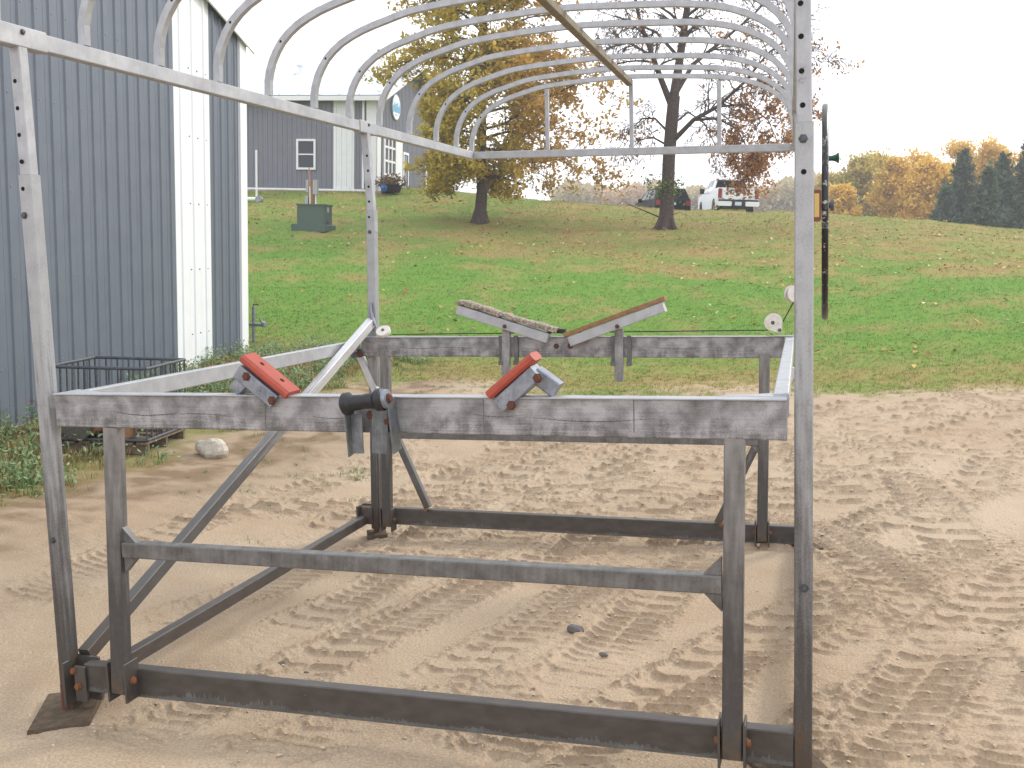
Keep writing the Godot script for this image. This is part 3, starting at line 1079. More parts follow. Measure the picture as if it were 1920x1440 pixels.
		if sgn == 0:
			g = Geo.new()
			g.bar(eo + Vector3(0, -0.14, 0) + out_l * 0.03, eo + run + Vector3(0, -0.14, 0) + out_l * 0.03, 0.1, 0.2, Vector3.UP)
			obj("gutter", g, M.trim_white, ro)
			# ribs of the metal roof
			var rb := 0.3
			while rb < length:
				g = Geo.new()
				g.bar(eo + dl * rb + Vector3(0, 0.02, 0), rd + dl * rb + Vector3(0, 0.02, 0), 0.05, 0.05, Vector3.UP)
				obj("roof_rib", g, M.roof_white, ro)
				rb += 0.92
			g = Geo.new()
			var vp := eo.lerp(rd, 0.72) + dl * 5.6
			g.lathe(vp, Vector3.UP, [Vector2(-0.1, 0.14), Vector2(0.35, 0.14), Vector2(0.36, 0.24), Vector2(0.5, 0.22), Vector2(0.58, 0.0)], 12)
			obj("roof_vent", g, M.trim_white, ro)
	# soffit under the gable overhang
	g = Geo.new()
	g.quad(Q.call(-over, eave - over * rise - 0.02, 0.0), Q.call(half, peak_y - 0.02, 0.0), Q.call(half, peak_y - 0.02, over * 1.25), Q.call(-over, eave - over * rise - 0.02, over * 1.25), Vector3.DOWN)
	g.quad(Q.call(depth + over, eave - over * rise - 0.02, 0.0), Q.call(half, peak_y - 0.02, 0.0), Q.call(half, peak_y - 0.02, over * 1.25), Q.call(depth + over, eave - over * rise - 0.02, over * 1.25), Vector3.DOWN)
	obj("soffit", g, M.siding_far, b)
	# downspout
	g = Geo.new()
	g.bar(P.call(c1 + 0.12, base + 0.1, 0.07), P.call(c1 + 0.12, eave - 0.2, 0.07), 0.09, 0.09, out_l)
	obj("downspout", g, M.trim_white, b)
	# sash window in the long wall
	var a: Vector2 = on_l.call(593, 261)
	var z: Vector2 = on_l.call(557, 318)
	var win := frame_window(b, P, dl, out_l, minf(a.x, z.x), maxf(a.x, z.x), minf(a.y, z.y), maxf(a.y, z.y), 1, 2, 0.09)
	win.name = "window"
	# glass overhead door in the gable wall
	a = on_g.call(717, 240)
	z = on_g.call(740, 346)
	frame_window(b, Q, dg, out_g, a.x, z.x, base + 0.05, a.y, 3, 4, 0.16).name = "overhead_door"
	a = on_g.call(741, 245)
	z = on_g.call(752, 350)
	g = Geo.new()
	g.box(Q.call((a.x + z.x) * 0.5, (base + a.y) * 0.5, 0.03), Vector3(absf(z.x - a.x), a.y - base, 0.05), Basis(dg, Vector3.UP, dg.cross(Vector3.UP)), 0.01)
	obj("white_panel", g, M.trim_white, b)
	a = on_g.call(754, 289)
	z = on_g.call(763, 350)
	var dm := (a.x + z.x) * 0.5
	var dw := absf(z.x - a.x)
	g = Geo.new()
	g.box(Q.call(dm, (base + a.y) * 0.5, 0.03), Vector3(dw * 0.78, a.y - base - 0.1, 0.05), Basis(dg, Vector3.UP, dg.cross(Vector3.UP)), 0.01)
	var door := obj("door", g, M.glass_dark, b)
	g = Geo.new()
	for s in [-1.0, 1.0]:
		g.bar(Q.call(dm + s * dw * 0.45, base, 0.045), Q.call(dm + s * dw * 0.45, a.y, 0.045), 0.08, dw * 0.13, dg)
	g.bar(Q.call(dm - dw * 0.51, a.y + 0.05, 0.045), Q.call(dm + dw * 0.51, a.y + 0.05, 0.045), 0.08, 0.12, Vector3.UP)
	obj("frame", g, M.trim_white, door)
	# small window further along
	a = on_g.call(796, 306)
	frame_window(b, Q, dg, out_g, a.x, minf(a.x + 1.5, depth - 0.5), base + 0.4, a.y, 2, 2, 0.1).name = "window"
	# round sign
	var sc: Vector2 = on_g.call(740, 201)
	var top_s: Vector2 = on_g.call(740, 177)
	var r := absf(top_s.y - sc.y)
	g = Geo.new()
	var cpt: Vector3 = Q.call(sc.x, sc.y, 0.09)
	for k in 32:
		var a0 := TAU * k / 32.0
		var a1 := TAU * (k + 1) / 32.0
		var d0 := dg * cos(a0) * r + Vector3.UP * sin(a0) * r
		var d1 := dg * cos(a1) * r + Vector3.UP * sin(a1) * r
		g.flat(cpt, cpt + d0, cpt + d1, out_g, Vector2(0.5, 0.5), Vector2(0.5 - cos(a0) * 0.5, 0.5 - sin(a0) * 0.5), Vector2(0.5 - cos(a1) * 0.5, 0.5 - sin(a1) * 0.5))
		g.quad(cpt + d0, cpt + d1, cpt + d1 - out_g * 0.07, cpt + d0 - out_g * 0.07, d0, Vector2(0.5, 0.01), Vector2(0.5, 0.01), Vector2(0.5, 0.01), Vector2(0.5, 0.01))
	var sm := mat(Color(1, 1, 1), 0.4)
	sm.albedo_texture = sign_print()
	var so := obj("round_sign", g, sm, b)
	so.set_meta("label", "round white and blue sign showing a lake")
	# pots by the door
	var pot := on_plane(716, 352, corner + out_g * 0.5, out_g)
	pot.y = base
	pot = Q.call((pot - corner).dot(dg), hgt(pot.x, pot.z), 0.6)
	pot.y = base - 0.02
	var pt := thing("flower_pot", pot, "small blue glazed pot beside the overhead door", "pot")
	g = Geo.new()
	g.lathe(pot, Vector3.UP, [Vector2(0, 0.0), Vector2(0, 0.10), Vector2(0.13, 0.15), Vector2(0.27, 0.13), Vector2(0.30, 0.145), Vector2(0.30, 0.11), Vector2(0.26, 0.0)], 14)
	obj("pot", g, M.blue_pot, pt)
	var sp := on_plane(733, 352, corner + out_g * 0.7, out_g)
	sp.y = base - 0.02
	var sh := thing("planter_shrub", sp, "round rusty green shrub in a dark planter before the workshop", "shrub")
	g = Geo.new()
	g.lathe(sp, Vector3.UP, [Vector2(0, 0.0), Vector2(0, 0.4), Vector2(0.3, 0.5), Vector2(0.3, 0.0)], 12)
	obj("planter", g, M.tyre, sh)
	var xf := []
	var cols := PackedColorArray()
	for k in 500:
		var v := Vector3(rng.randfn(), absf(rng.randfn()), rng.randfn()).normalized() * sqrt(rng.randf())
		xf.push_back(leaf_xf(sp + Vector3(v.x * 0.75, 0.25 + v.y * 0.55, v.z * 0.75), 0.14))
		cols.push_back(Color(0.10, 0.12, 0.04).lerp(Color(0.22, 0.09, 0.05), rng.randf()))
	scatter("foliage", leaf_mesh(), M.leaf, xf, cols, sh)

func sign_print() -> ImageTexture:
	var S := 128
	var im := Image.create(S, S, false, Image.FORMAT_RGB8)
	for y in S:
		for x in S:
			var u := (x + 0.5) / S
			var v := (y + 0.5) / S
			var c := Color(0.93, 0.95, 0.97)
			var rr := Vector2(u - 0.5, v - 0.5).length()
			if rr > 0.475:
				c = Color(0.75, 0.8, 0.86)
			elif v > 0.30 and v < 0.47:
				c = Color(0.78, 0.88, 0.95)
				if absf(v - (0.24 + u * 0.32)) < 0.018 and u > 0.3 and u < 0.8:
					c = Color(0.2, 0.35, 0.5)
				if v > 0.42 - 0.05 * sin(u * 19.0):
					c = Color(0.45, 0.68, 0.82)
			elif v >= 0.47 and v < 0.72:
				c = Color(0.30, 0.60, 0.78)
				if sin(v * 120.0 + sin(u * 14.0)) > 0.75:
					c = Color(0.5, 0.74, 0.86)
			elif v > 0.78 and v < 0.84 and u > 0.34 and u < 0.66 and fposmod(u * 24.0, 1.0) < 0.65:
				c = Color(0.35, 0.5, 0.62)
			im.set_pixel(x, y, c)
	im.generate_mipmaps()
	return ImageTexture.create_from_image(im)

func frame_window(parent: Node, P: Callable, dir: Vector3, out: Vector3, u0: float, u1: float, y0: float, y1: float, nu: int, nv: int, bw: float) -> Node3D:
	# frame, bars and one pane per light
	var g := Geo.new()
	var bb := Basis(dir, Vector3.UP, dir.cross(Vector3.UP))
	for s in [u0 + bw * 0.5, u1 - bw * 0.5]:
		g.box(P.call(s, (y0 + y1) * 0.5, 0.05), Vector3(bw, y1 - y0, 0.1), bb, 0.01)
	for y in [y0 + bw * 0.5, y1 - bw * 0.5]:
		g.box(P.call((u0 + u1) * 0.5, y, 0.047), Vector3(u1 - u0 - bw * 2.0 + 0.01, bw, 0.1), bb, 0.01)
	var f := obj("window", g, M.trim_white, parent)
	g = Geo.new()
	for k in range(1, nu):
		g.box(P.call(lerpf(u0 + bw, u1 - bw, float(k) / nu), (y0 + y1) * 0.5, 0.055), Vector3(bw * 0.6, y1 - y0 - bw * 2.0, 0.06), bb, 0.006)
	for k in range(1, nv):
		g.box(P.call((u0 + u1) * 0.5, lerpf(y0 + bw, y1 - bw, float(k) / nv), 0.052), Vector3(u1 - u0 - bw * 2.0, bw * 0.6, 0.05), bb, 0.006)
	obj("glazing_bar", g, M.trim_white, f)
	for i in nu:
		for j in nv:
			g = Geo.new()
			var uc := lerpf(u0 + bw, u1 - bw, (i + 0.5) / nu)
			var yc := lerpf(y0 + bw, y1 - bw, (j + 0.5) / nv)
			g.box(P.call(uc, yc, 0.032), Vector3((u1 - u0 - bw * 2.0) / nu - bw * 0.5, (y1 - y0 - bw * 2.0) / nv - bw * 0.5, 0.012), bb, 0.001)
			obj("pane", g, M.glass_dark, f)
	return f

# ------------------------------------------------------------------ trees
var leaf_cache: ArrayMesh
func leaf_mesh() -> ArrayMesh:
	if leaf_cache == null:
		# a folded leaf, one unit long, with a pinched outline
		var g := Geo.new()
		var o := [Vector3(0, 0, 0), Vector3(-0.26, 0.35, 0.08), Vector3(-0.2, 0.7, 0.1), Vector3(0, 1, 0.0), Vector3(0.2, 0.7, 0.1), Vector3(0.26, 0.35, 0.08), Vector3(0, 0.55, -0.02)]
		for k in 6:
			g.flat(o[6], o[k], o[(k + 1) % 6], Vector3(0, 0, 1))
		leaf_cache = mesh_of(g, Vector3.ZERO)
	return leaf_cache

func leaf_xf(p: Vector3, size: float) -> Transform3D:
	var b := Basis.from_euler(Vector3(rng.randf_range(-2.4, 2.4), rng.randf() * TAU, rng.randf_range(-1.0, 1.0)))
	return Transform3D(b.scaled(Vector3.ONE * size * rng.randf_range(0.7, 1.25)), p)

func grow(g: Geo, p: Vector3, dir: Vector3, ln: float, rad: float, level: int, o: Dictionary) -> void:
	var segs: int = [6, 5, 4, 3][mini(level, 3)]
	var pts := [p]
	var rads := [rad]
	var d := dir.normalized()
	var droop: float = o.droop[mini(level, o.droop.size() - 1)]
	for k in segs:
		d = (d + Vector3(rng.randfn(), rng.randfn(), rng.randfn()) * o.jitter + Vector3(0, droop, 0)).normalized()
		p += d * ln / segs
		pts.push_back(p)
		rads.push_back(lerpf(rad, rad * 0.3, float(k + 1) / segs))
	g.tube(pts, rads, [7, 5, 4, 3][mini(level, 3)], false)
	if level >= o.levels:
		for k in range(1, pts.size()):
			o.spots.push_back(pts[k])
		return
	var kids: int = o.kids[level]
	for k in kids:
		var t := lerpf(o.bare, 1.0, (k + rng.randf()) / kids)
		var fk := t * segs
		var i := mini(int(fk), segs - 1)
		var q: Vector3 = pts[i].lerp(pts[i + 1], fk - i)
		var along: Vector3 = (pts[i + 1] - pts[i]).normalized()
		var side := along.cross(Vector3(rng.randfn(), rng.randfn(), rng.randfn())).normalized()
		var an := rng.randf_range(0.5, 1.1)
		grow(g, q, along * cos(an) + side * sin(an), ln * rng.randf_range(0.35, 0.6) * (1.15 - t * 0.4), maxf(lerpf(rad, rad * 0.3, t) * 0.55, o.thin), level + 1, o)

func limb(g: Geo, pts: Array, r0: float, r1: float, o: Dictionary, kids: int, kid_len: float, level: int) -> void:
	# a limb along given points with side branches
	var rads := []
	for k in pts.size():
		rads.push_back(lerpf(r0, r1, float(k) / (pts.size() - 1)))
	g.tube(pts, rads, 7, false)
	for k in kids:
		var t := lerpf(0.22, 1.0, (k + rng.randf()) / kids) * (pts.size() - 1)
		var i := mini(int(t), pts.size() - 2)
		var q: Vector3 = pts[i].lerp(pts[i + 1], t - i)
		var along: Vector3 = (pts[i + 1] - pts[i]).normalized()
		var side := along.cross(Vector3(rng.randfn(), rng.randfn(), rng.randfn())).normalized()
		var an := rng.randf_range(0.6, 1.2)
		grow(g, q, along * cos(an) + side * sin(an), kid_len * rng.randf_range(0.6, 1.3), maxf(lerpf(r0, r1, t / (pts.size() - 1)) * 0.5, 0.012), level, o)

func trunk_flare(g: Geo, base: Vector3, pts: Array, rads: Array) -> void:
	g.tube(pts, rads, 12, false)
	for k in 6:
		var an := TAU * k / 6.0 + 0.4
		var dd := Vector3(cos(an), 0, sin(an))
		var r: float = rads[1]
		g.tube([base + dd * r * 1.9 + Vector3(0, -0.12, 0), base + dd * r * 1.15 + Vector3(0, 0.12, 0), base + dd * r * 0.7 + Vector3(0, 0.6, 0)], [r * 0.3, r * 0.42, r * 0.2], 6, false)

func build_trees() -> void:
	# --- the leafy oak
	var base := on_ground(900, 418)
	base.y -= 0.05
	var d := -base.z
	var px := d / FOCAL * 1.04                                  # metres per photograph pixel at the tree
	var oak := thing("oak_tree", base, "leafy oak turning yellow and brown, standing left of the bare oak on the lawn", "tree")
	var g := Geo.new()
	var tr := [base + Vector3(0, -0.15, 0)]
	var rr := [0.30]
	var hgts := [0.3, 1.2, 2.5, 4.0, 5.5, 7.2, 9.0, 11.0, 12.6]
	for k in hgts.size():
		tr.push_back(base + Vector3(sin(hgts[k] * 1.3) * 0.07 - hgts[k] * 0.004, hgts[k], cos(hgts[k] * 0.9) * 0.08))
		rr.push_back([0.225, 0.205, 0.19, 0.18, 0.165, 0.14, 0.11, 0.07, 0.02][k])
	trunk_flare(g, base, tr, rr)
	var spots := []
	var opt := {"droop": [0.0, -0.05, -0.10], "jitter": 0.13, "levels": 2, "kids": [7, 6], "bare": 0.22, "thin": 0.0105, "spots": spots}
	var n := 54
	for k in n:
		var h := lerpf(1.65, 12.2, pow((k + 0.5) / n, 1.1))
		var an := k * 2.39996 + rng.randf_range(-0.3, 0.3)
		var dirx := cos(an)
		var ln := 2.0
		if h < 2.4:
			ln = 1.7 if dirx < 0.3 else 1.6
		elif h < 5.0:
			ln = lerpf(1.7, 4.3, clampf(dirx * 0.5 + 0.5, 0.0, 1.0))
		elif h < 8.0:
			ln = lerpf(3.1, 2.7, clampf(dirx * 0.5 + 0.5, 0.0, 1.0))
		else:
			ln = lerpf(2.6, 0.9, (h - 8.0) / 4.6)
		var i := 1
		while i < hgts.size() - 1 and hgts[i] < h:
			i += 1
		var q: Vector3 = tr[i].lerp(tr[i + 1], clampf((h - hgts[i - 1]) / (hgts[i] - hgts[i - 1]), 0.0, 1.0))
		var lift := (rng.randf_range(-0.30, 0.0) if dirx < 0.3 else rng.randf_range(0.0, 0.3)) if h < 3.0 else rng.randf_range(0.0, 0.35) + (0.35 if h > 8.0 else 0.0)
		grow(g, q, Vector3(cos(an), lift, sin(an)), ln, 0.055 if h < 8.0 else 0.04, 0, opt)
	obj("trunk", g, M.bark, oak)
	var xf := []
	var cols := PackedColorArray()
	var yel := Color(0.66, 0.49, 0.07)
	var grn := Color(0.38, 0.36, 0.06)
	var brn := Color(0.52, 0.30, 0.08)
	var cn := FastNoiseLite.new()
	cn.seed = 33; cn.frequency = 0.5
	for s in spots:
		var rel: Vector3 = s - base
		var side := clampf((rel.x - 0.4) / 2.2, 0.0, 1.0) * clampf((rel.y - 0.5) / 1.5, 0.0, 1.0)
		var cl := cn.get_noise_3dv(s)
		var keep := 0.9 if rel.y < 5.2 else (0.72 if rel.x < 1.4 else 0.42)
		if cl < -0.27 or rng.randf() > keep:
			continue
		for j in 9:
			xf.push_back(leaf_xf(s + Vector3(rng.randfn(), rng.randfn() * 0.8, rng.randfn()) * 0.15, 0.19))
			var c := yel.lerp(grn, clampf(0.35 + cl * 0.9 + rng.randf_range(-0.3, 0.3), 0.0, 1.0))
			c = c.lerp(brn, clampf(side * 0.9 + rng.randf_range(-0.3, 0.15), 0.0, 1.0))
			cols.push_back(c)
	print("oak leaves ", xf.size())
	scatter("crown", leaf_mesh(), M.leaf, xf, cols, oak)

	# --- the nearly bare oak
	base = on_ground(1248, 428)
	base.y -= 0.05
	d = -base.z
	var bare := thing("bare_oak_tree", base, "nearly bare dark oak holding brown leaves low on one side, before the parked vehicles", "tree")
	g = Geo.new()
	var T := func(x: float, y: float, off: float) -> Vector3:
		return at(x, y, d + off)
	tr = [base + Vector3(0, -0.15, 0), T.call(1249, 410, 0), T.call(1252, 360, 0), T.call(1254, 300, 0.05), T.call(1259, 235, 0.0), T.call(1264, 180, -0.05)]
	trunk_flare(g, base, tr, [0.34, 0.28, 0.245, 0.235, 0.235, 0.22])
	spots = []
	opt = {"droop": [0.0, -0.05, -0.12], "jitter": 0.17, "levels": 3, "kids": [6, 6, 5], "bare": 0.15, "thin": 0.0125, "spots": spots}
	var limbs := [
		[[[1264, 182, 0], [1275, 110, 0.2], [1288, 20, 0.3], [1294, -70, 0.2], [1288, -170, 0.3], [1290, -240, 0.2]], 0.19, 0.03, 22, 1.5],
		[[[1258, 195, 0], [1240, 150, -0.3], [1222, 100, -0.7], [1200, 40, -1.0], [1186, -30, -1.2], [1170, -120, -1.4]], 0.13, 0.03, 16, 1.4],
		[[[1264, 262, 0], [1300, 225, -0.4], [1345, 200, -0.8], [1395, 155, -1.2], [1440, 100, -1.6], [1500, 55, -2.0]], 0.10, 0.018, 16, 1.4],
		[[[1270, 170, 0], [1300, 120, 0.6], [1350, 80, 1.2], [1410, 30, 1.8], [1450, -10, 2.2]], 0.10, 0.02, 14, 1.5],
		[[[1255, 250, 0], [1228, 222, 0.4], [1205, 222, 0.9], [1180, 245, 1.4], [1160, 280, 1.7]], 0.05, 0.010, 9, 0.8],
		[[[1256, 275, 0], [1225, 258, -0.6], [1200, 262, -1.1], [1178, 285, -1.4]], 0.045, 0.010, 8, 0.7],
		[[[1275, 110, 0.2], [1230, 60, 0.9], [1180, 40, 1.6], [1120, 20, 2.3]], 0.07, 0.012, 12, 1.3],
		[[[1222, 105, -0.7], [1180, 80, -1.3], [1140, 90, -1.8], [1110, 115, -2.2]], 0.06, 0.010, 11, 1.1],
		[[[1300, 225, -0.4], [1345, 222, -1.0], [1380, 240, -1.6], [1400, 275, -2.0], [1425, 300, -2.3]], 0.055, 0.010, 10, 1.0],
		[[[1345, 200, -0.8], [1400, 195, -1.4], [1440, 225, -1.9], [1460, 270, -2.3]], 0.05, 0.009, 10, 1.0],
		[[[1395, 155, -1.2], [1440, 150, -0.6], [1480, 170, 0.0], [1500, 210, 0.4]], 0.045, 0.009, 9, 0.9],
		[[[1266, 230, 0], [1290, 210, 0.8], [1320, 230, 1.6], [1340, 270, 2.2], [1350, 300, 2.4]], 0.045, 0.009, 9, 0.9],
		[[[1288, 30, 0.3], [1340, -10, -0.5], [1400, -30, -1.2], [1470, -40, -1.8]], 0.06, 0.01, 12, 1.3],
		[[[1410, 30, 1.8], [1460, 60, 1.6], [1510, 100, 1.4], [1545, 120, 1.2]], 0.035, 0.008, 9, 0.8],
	]
	for L in limbs:
		var lp := []
		for p in L[0]:
			lp.push_back(T.call(p[0], p[1], p[2]))
		limb(g, lp, L[1], L[2], opt, int(L[3] * 1.35), L[4], 1)
	# dead low branch
	var dead := {"droop": [-0.02, -0.04], "jitter": 0.16, "levels": 2, "kids": [3, 3], "bare": 0.3, "thin": 0.005, "spots": []}
	limb(g, [T.call(1243, 410, 0), T.call(1215, 398, 0.3), T.call(1190, 388, 0.5), T.call(1166, 376, 0.6)], 0.035, 0.008, dead, 4, 0.35, 2)
	limb(g, [T.call(1256, 404, 0), T.call(1275, 398, -0.3), T.call(1298, 408, -0.5)], 0.012, 0.004, dead, 3, 0.3, 2)
	obj("trunk", g, M.bark, bare)
	xf = []
	cols = PackedColorArray()
	for s in spots:
		var pr := pixel_of(s)
		var keep := 0.015
		if pr.x > 1370 and pr.y > 130 and pr.y < 380:
			keep = lerpf(0.12, 0.42, clampf((pr.y - 180.0) / 120.0, 0.0, 1.0))
		elif pr.x > 1330 and pr.y > 60:
			keep = 0.05
		elif pr.x > 1320 and pr.y > 250:
			keep = 0.10
		if rng.randf() > keep:
			continue
		for j in 4:
			xf.push_back(leaf_xf(s + Vector3(rng.randfn(), rng.randfn(), rng.randfn()) * 0.12 + Vector3(0, -0.05, 0), 0.16))
			cols.push_back(Color(0.52, 0.28, 0.08).lerp(Color(0.33, 0.14, 0.06), rng.randf()))
	# hanging leafy spray that falls across the pickup
	for k in 420:
		var t := rng.randf()
		var c0: Vector3 = T.call(lerpf(1375, 1445, rng.randf()), lerpf(285, 372, t) , rng.randf_range(-2.6, -1.6))
		xf.push_back(leaf_xf(c0 + Vector3(rng.randfn() * 0.18, rng.randfn() * 0.08, rng.randfn() * 0.2), 0.16))
		cols.push_back(Color(0.55, 0.31, 0.09).lerp(Color(0.36, 0.16, 0.06), rng.randf()))
	print("bare oak leaves ", xf.size())
	scatter("crown", leaf_mesh(), M.leaf, xf, cols, bare)
	# green shoots sprouting from the trunk
	xf = []
	cols = PackedColorArray()
	for k in 420:
		var c1: Vector3 = T.call(1247 + rng.randfn() * 17.0, 352 + rng.randfn() * 13.0, rng.randfn() * 0.35)
		xf.push_back(leaf_xf(c1, 0.13))
		cols.push_back(Color(0.10, 0.17, 0.04).lerp(Color(0.2, 0.26, 0.06), rng.randf()))
	for k in 40:
		var c2: Vector3 = T.call(1214 + rng.randfn() * 6.0, 340 + rng.randfn() * 5.0, rng.randfn() * 0.2)
		xf.push_back(leaf_xf(c2, 0.12))
		cols.push_back(Color(0.12, 0.2, 0.06))
	scatter("shoots", leaf_mesh(), M.leaf, xf, cols, bare)

	# --- the tree line beyond the crest, right
	var aspen_rows := [
		# px, top py, half width px, distance, tone (0 yellow, 1 green-yellow), density
		[1578, 345, 22, 88, 0.0, 1.0], [1600, 298, 40, 96, 0.75, 1.0], [1640, 288, 36, 104, 0.45, 1.0], [1668, 296, 30, 92, 0.1, 0.7], [1702, 284, 34, 98, 0.05, 0.8],
		[1740, 300, 36, 90, 0.0, 1.0], [1782, 262, 34, 106, 0.05, 1.0], [1815, 290, 30, 110, 0.0, 1.0], [1850, 262, 34, 108, 0.05, 1.0], [1890, 272, 34, 112, 0.1, 1.0], [1928, 280, 34, 110, 0.1, 1.0], [1970, 275, 40, 110, 0.1, 1.0], [1550, 330, 30, 112, 0.5, 1.0], [1690, 320, 34, 116, 0.3, 1.0], [1725, 310, 30, 116, 0.1, 1.0],
	]
	var aspen_says := ["short bright yellow aspen at the foot of the yellow green birches", "broad yellow green birch standing over the short bright yellow aspen", "tall yellow green birch between the broad birch and the thin golden aspen", "thinnest golden aspen with its trunk showing through", "slender golden aspen with sparse leaves beside the thinnest one",
		"round bright yellow aspen standing before the first pine's edge", "tallest golden aspen rising right behind the first pine", "golden aspen behind the row of dark pines", "golden aspen behind the row of dark pines", "golden aspen behind the row of dark pines", "golden aspen behind the row of dark pines", "golden aspen behind the row of dark pines", "far yellow green birch at the open end of the tree line", "pale yellow aspen filling in behind the two sparse aspens", "deep golden aspen filling in behind the round bright aspen"]
	for k in aspen_rows.size():
		var a = aspen_rows[k]
		var where := reach(a[0], 400, a[3])
		where.y = hgt(where.x, where.z) - 0.1
		var tp := reach(a[0], a[1], a[3])
		var t := thing("aspen_tree", where, aspen_says[k], "tree", "autumn trees beyond the crest")
		aspen(t, where, tp.y - where.y, a[2] * a[3] / FOCAL, a[4], a[5])
	var pine_rows := [[1798, 284, 62, 84], [1872, 292, 58, 80], [1922, 258, 76, 82], [1846, 318, 46, 76], [1995, 270, 70, 84], [1770, 350, 34, 78]]
	for k in pine_rows.size():
		var a = pine_rows[k]
		var where := reach(a[0], 405, a[3])
		where.y = hgt(where.x, where.z) - 0.1
		var tp := reach(a[0], a[1], a[3])
		var t := thing("pine_tree", where, ["dark pointed pine at the open end of the pine row, before golden aspens", "dark green pine in the middle of the pine row", "tallest and widest dark pine in the row", "low dark pine squeezed between two taller pines", "dark green pine at the closed end of the pine row", "smallest young pine at the foot of the pointed pine"][k], "tree", "pines beyond the crest")
		pine(t, where, tp.y - where.y, a[2] * a[3] / FOCAL)
	# --- hazy woods far away
	xf = []
	cols = PackedColorArray()
	for k in 30000:
		var pxx := rng.randf_range(1040, 1600)
		var top := 352.0 + sin(pxx * 0.045) * 7.0 + sin(pxx * 0.11) * 4.0
		if pxx > 1400:
			top -= (pxx - 1400) * 0.12
		var py := lerpf(top, 402.0, pow(rng.randf(), 0.8))
		var dist := rng.randf_range(190, 235)
		var q := reach(pxx, py, dist)
		xf.push_back(leaf_xf(q, 1.2))
		var tone := sin(pxx * 0.03 + 1.0)
		cols.push_back(Color(0.62, 0.42, 0.24).lerp(Color(0.48, 0.43, 0.20), clampf(0.5 + tone * 0.5 + rng.randf_range(-0.3, 0.3), 0.0, 1.0)).lerp(Color(0.45, 0.34, 0.28), rng.randf() * 0.5))
	var far := scatter("distant_woods", leaf_mesh(), M.leaf, xf, cols, self)
	tag(far, "pale hazy autumn woods far beyond the lawn crest", "woods", "", "stuff")

func pixel_of(p: Vector3) -> Vector2:
	var q := cam_basis.transposed() * (p - EYE)
	return Vector2(960.0 - FOCAL * q.x / q.z, 720.0 + FOCAL * q.y / q.z)

func aspen(t: Node3D, base: Vector3, h: float, hw: float, green: float, dens: float) -> void:
	var g := Geo.new()
	var lean := rng.randf_range(-0.03, 0.03)
	g.tube([base, base + Vector3(lean * h * 0.4, h * 0.4, 0), base + Vector3(lean * h, h * 0.98, 0)], [0.16, 0.11, 0.02], 6, false)
	var clumps := []
	for k in 48:
		var f := rng.randf_range(0.16, 1.0)
		var r := hw * sqrt(rng.randf()) * (0.45 + 0.75 * sin(PI * clampf(f * 0.85 + 0.12, 0.0, 1.0)))
		var an := rng.randf() * TAU
		var c := base + Vector3(cos(an) * r + lean * h * f, h * (f - 0.04), sin(an) * r)
		clumps.push_back(c)
		g.tube([base + Vector3(lean * h * f, h * f * 0.8, 0), c], [0.035, 0.01], 3, false)
	obj("trunk", g, M.bark_far, t)
	var xf := []
	var cols := PackedColorArray()
	for c in clumps:
		var tone := rng.randf_range(-0.2, 0.2)
		for j in int(165 * dens):
			var v := Vector3(rng.randfn(), rng.randfn() * 0.9, rng.randfn()) * hw * 0.19
			xf.push_back(leaf_xf(c + v, 0.36))
			var col := Color(0.74, 0.47, 0.05).lerp(Color(0.82, 0.58, 0.12), rng.randf())
			col = col.lerp(Color(0.36, 0.34, 0.09), clampf(green + tone + rng.randf_range(-0.15, 0.15), 0.0, 0.9))
			cols.push_back(col)
	scatter("crown", leaf_mesh(), M.leaf, xf, cols, t)

func pine(t: Node3D, base: Vector3, h: float, hw: float) -> void:
	var g := Geo.new()
	g.tube([base, base + Vector3(0, h * 0.97, 0)], [0.2, 0.03], 7, false)
	var xf := []
	var cols := PackedColorArray()
	var y := h * 0.06
	var dark := Color(0.055, 0.10, 0.055)
	var lite := Color(0.085, 0.135, 0.065)
	while y < h:
		var f := y / h
		var rmax := hw * pow(1.0 - f, 0.75) * rng.randf_range(0.75, 1.12)
		var nb := int(lerpf(10, 5, f))
		for k in nb:
			var an := TAU * k / nb + rng.randf()
			var rl := rmax * rng.randf_range(0.65, 1.1)
			var p0 := base + Vector3(0, y, 0)
			var p1 := p0 + Vector3(cos(an) * rl, rl * rng.randf_range(-0.05, 0.28), sin(an) * rl)
			g.tube([p0, p1], [0.03, 0.01], 3, false)
			var m := int(5 + rl * 13.0)
			for j in m:
				var s := pow(rng.randf(), 0.7)
				var q := p0.lerp(p1, s) + Vector3(rng.randfn(), rng.randfn() * 0.6, rng.randfn()) * (0.09 + 0.12 * rl * (1.0 - s * 0.5))
				xf.push_back(leaf_xf(q, 0.40))
				cols.push_back(dark.lerp(lite, rng.randf()))
		y += lerpf(0.34, 0.22, f)
	obj("trunk", g, M.bark_far, t)
	scatter("crown", leaf_mesh(), M.leaf, xf, cols, t)

# ------------------------------------------------------------------ vehicles
func wheel(parent: Node, c: Vector3, axis: Vector3, r: float) -> void:
	var g := Geo.new()
	g.lathe(c - axis * 0.12, axis, [Vector2(0, 0.0), Vector2(0.0, r * 0.72), Vector2(0.02, r * 0.95), Vector2(0.07, r), Vector2(0.17, r), Vector2(0.22, r * 0.95), Vector2(0.24, r * 0.72), Vector2(0.2, r * 0.66)], 20)
	var t := obj("wheel", g, M.tyre, parent)
	for s in [-1.0, 1.0]:
		g = Geo.new()
		g.lathe(c + axis * 0.10 * s, axis * s, [Vector2(0, r * 0.66), Vector2(-0.03, r * 0.55), Vector2(-0.02, r * 0.2), Vector2(0.01, r * 0.16), Vector2(0.012, 0)], 20)
		obj("rim", g, M.rim, t)

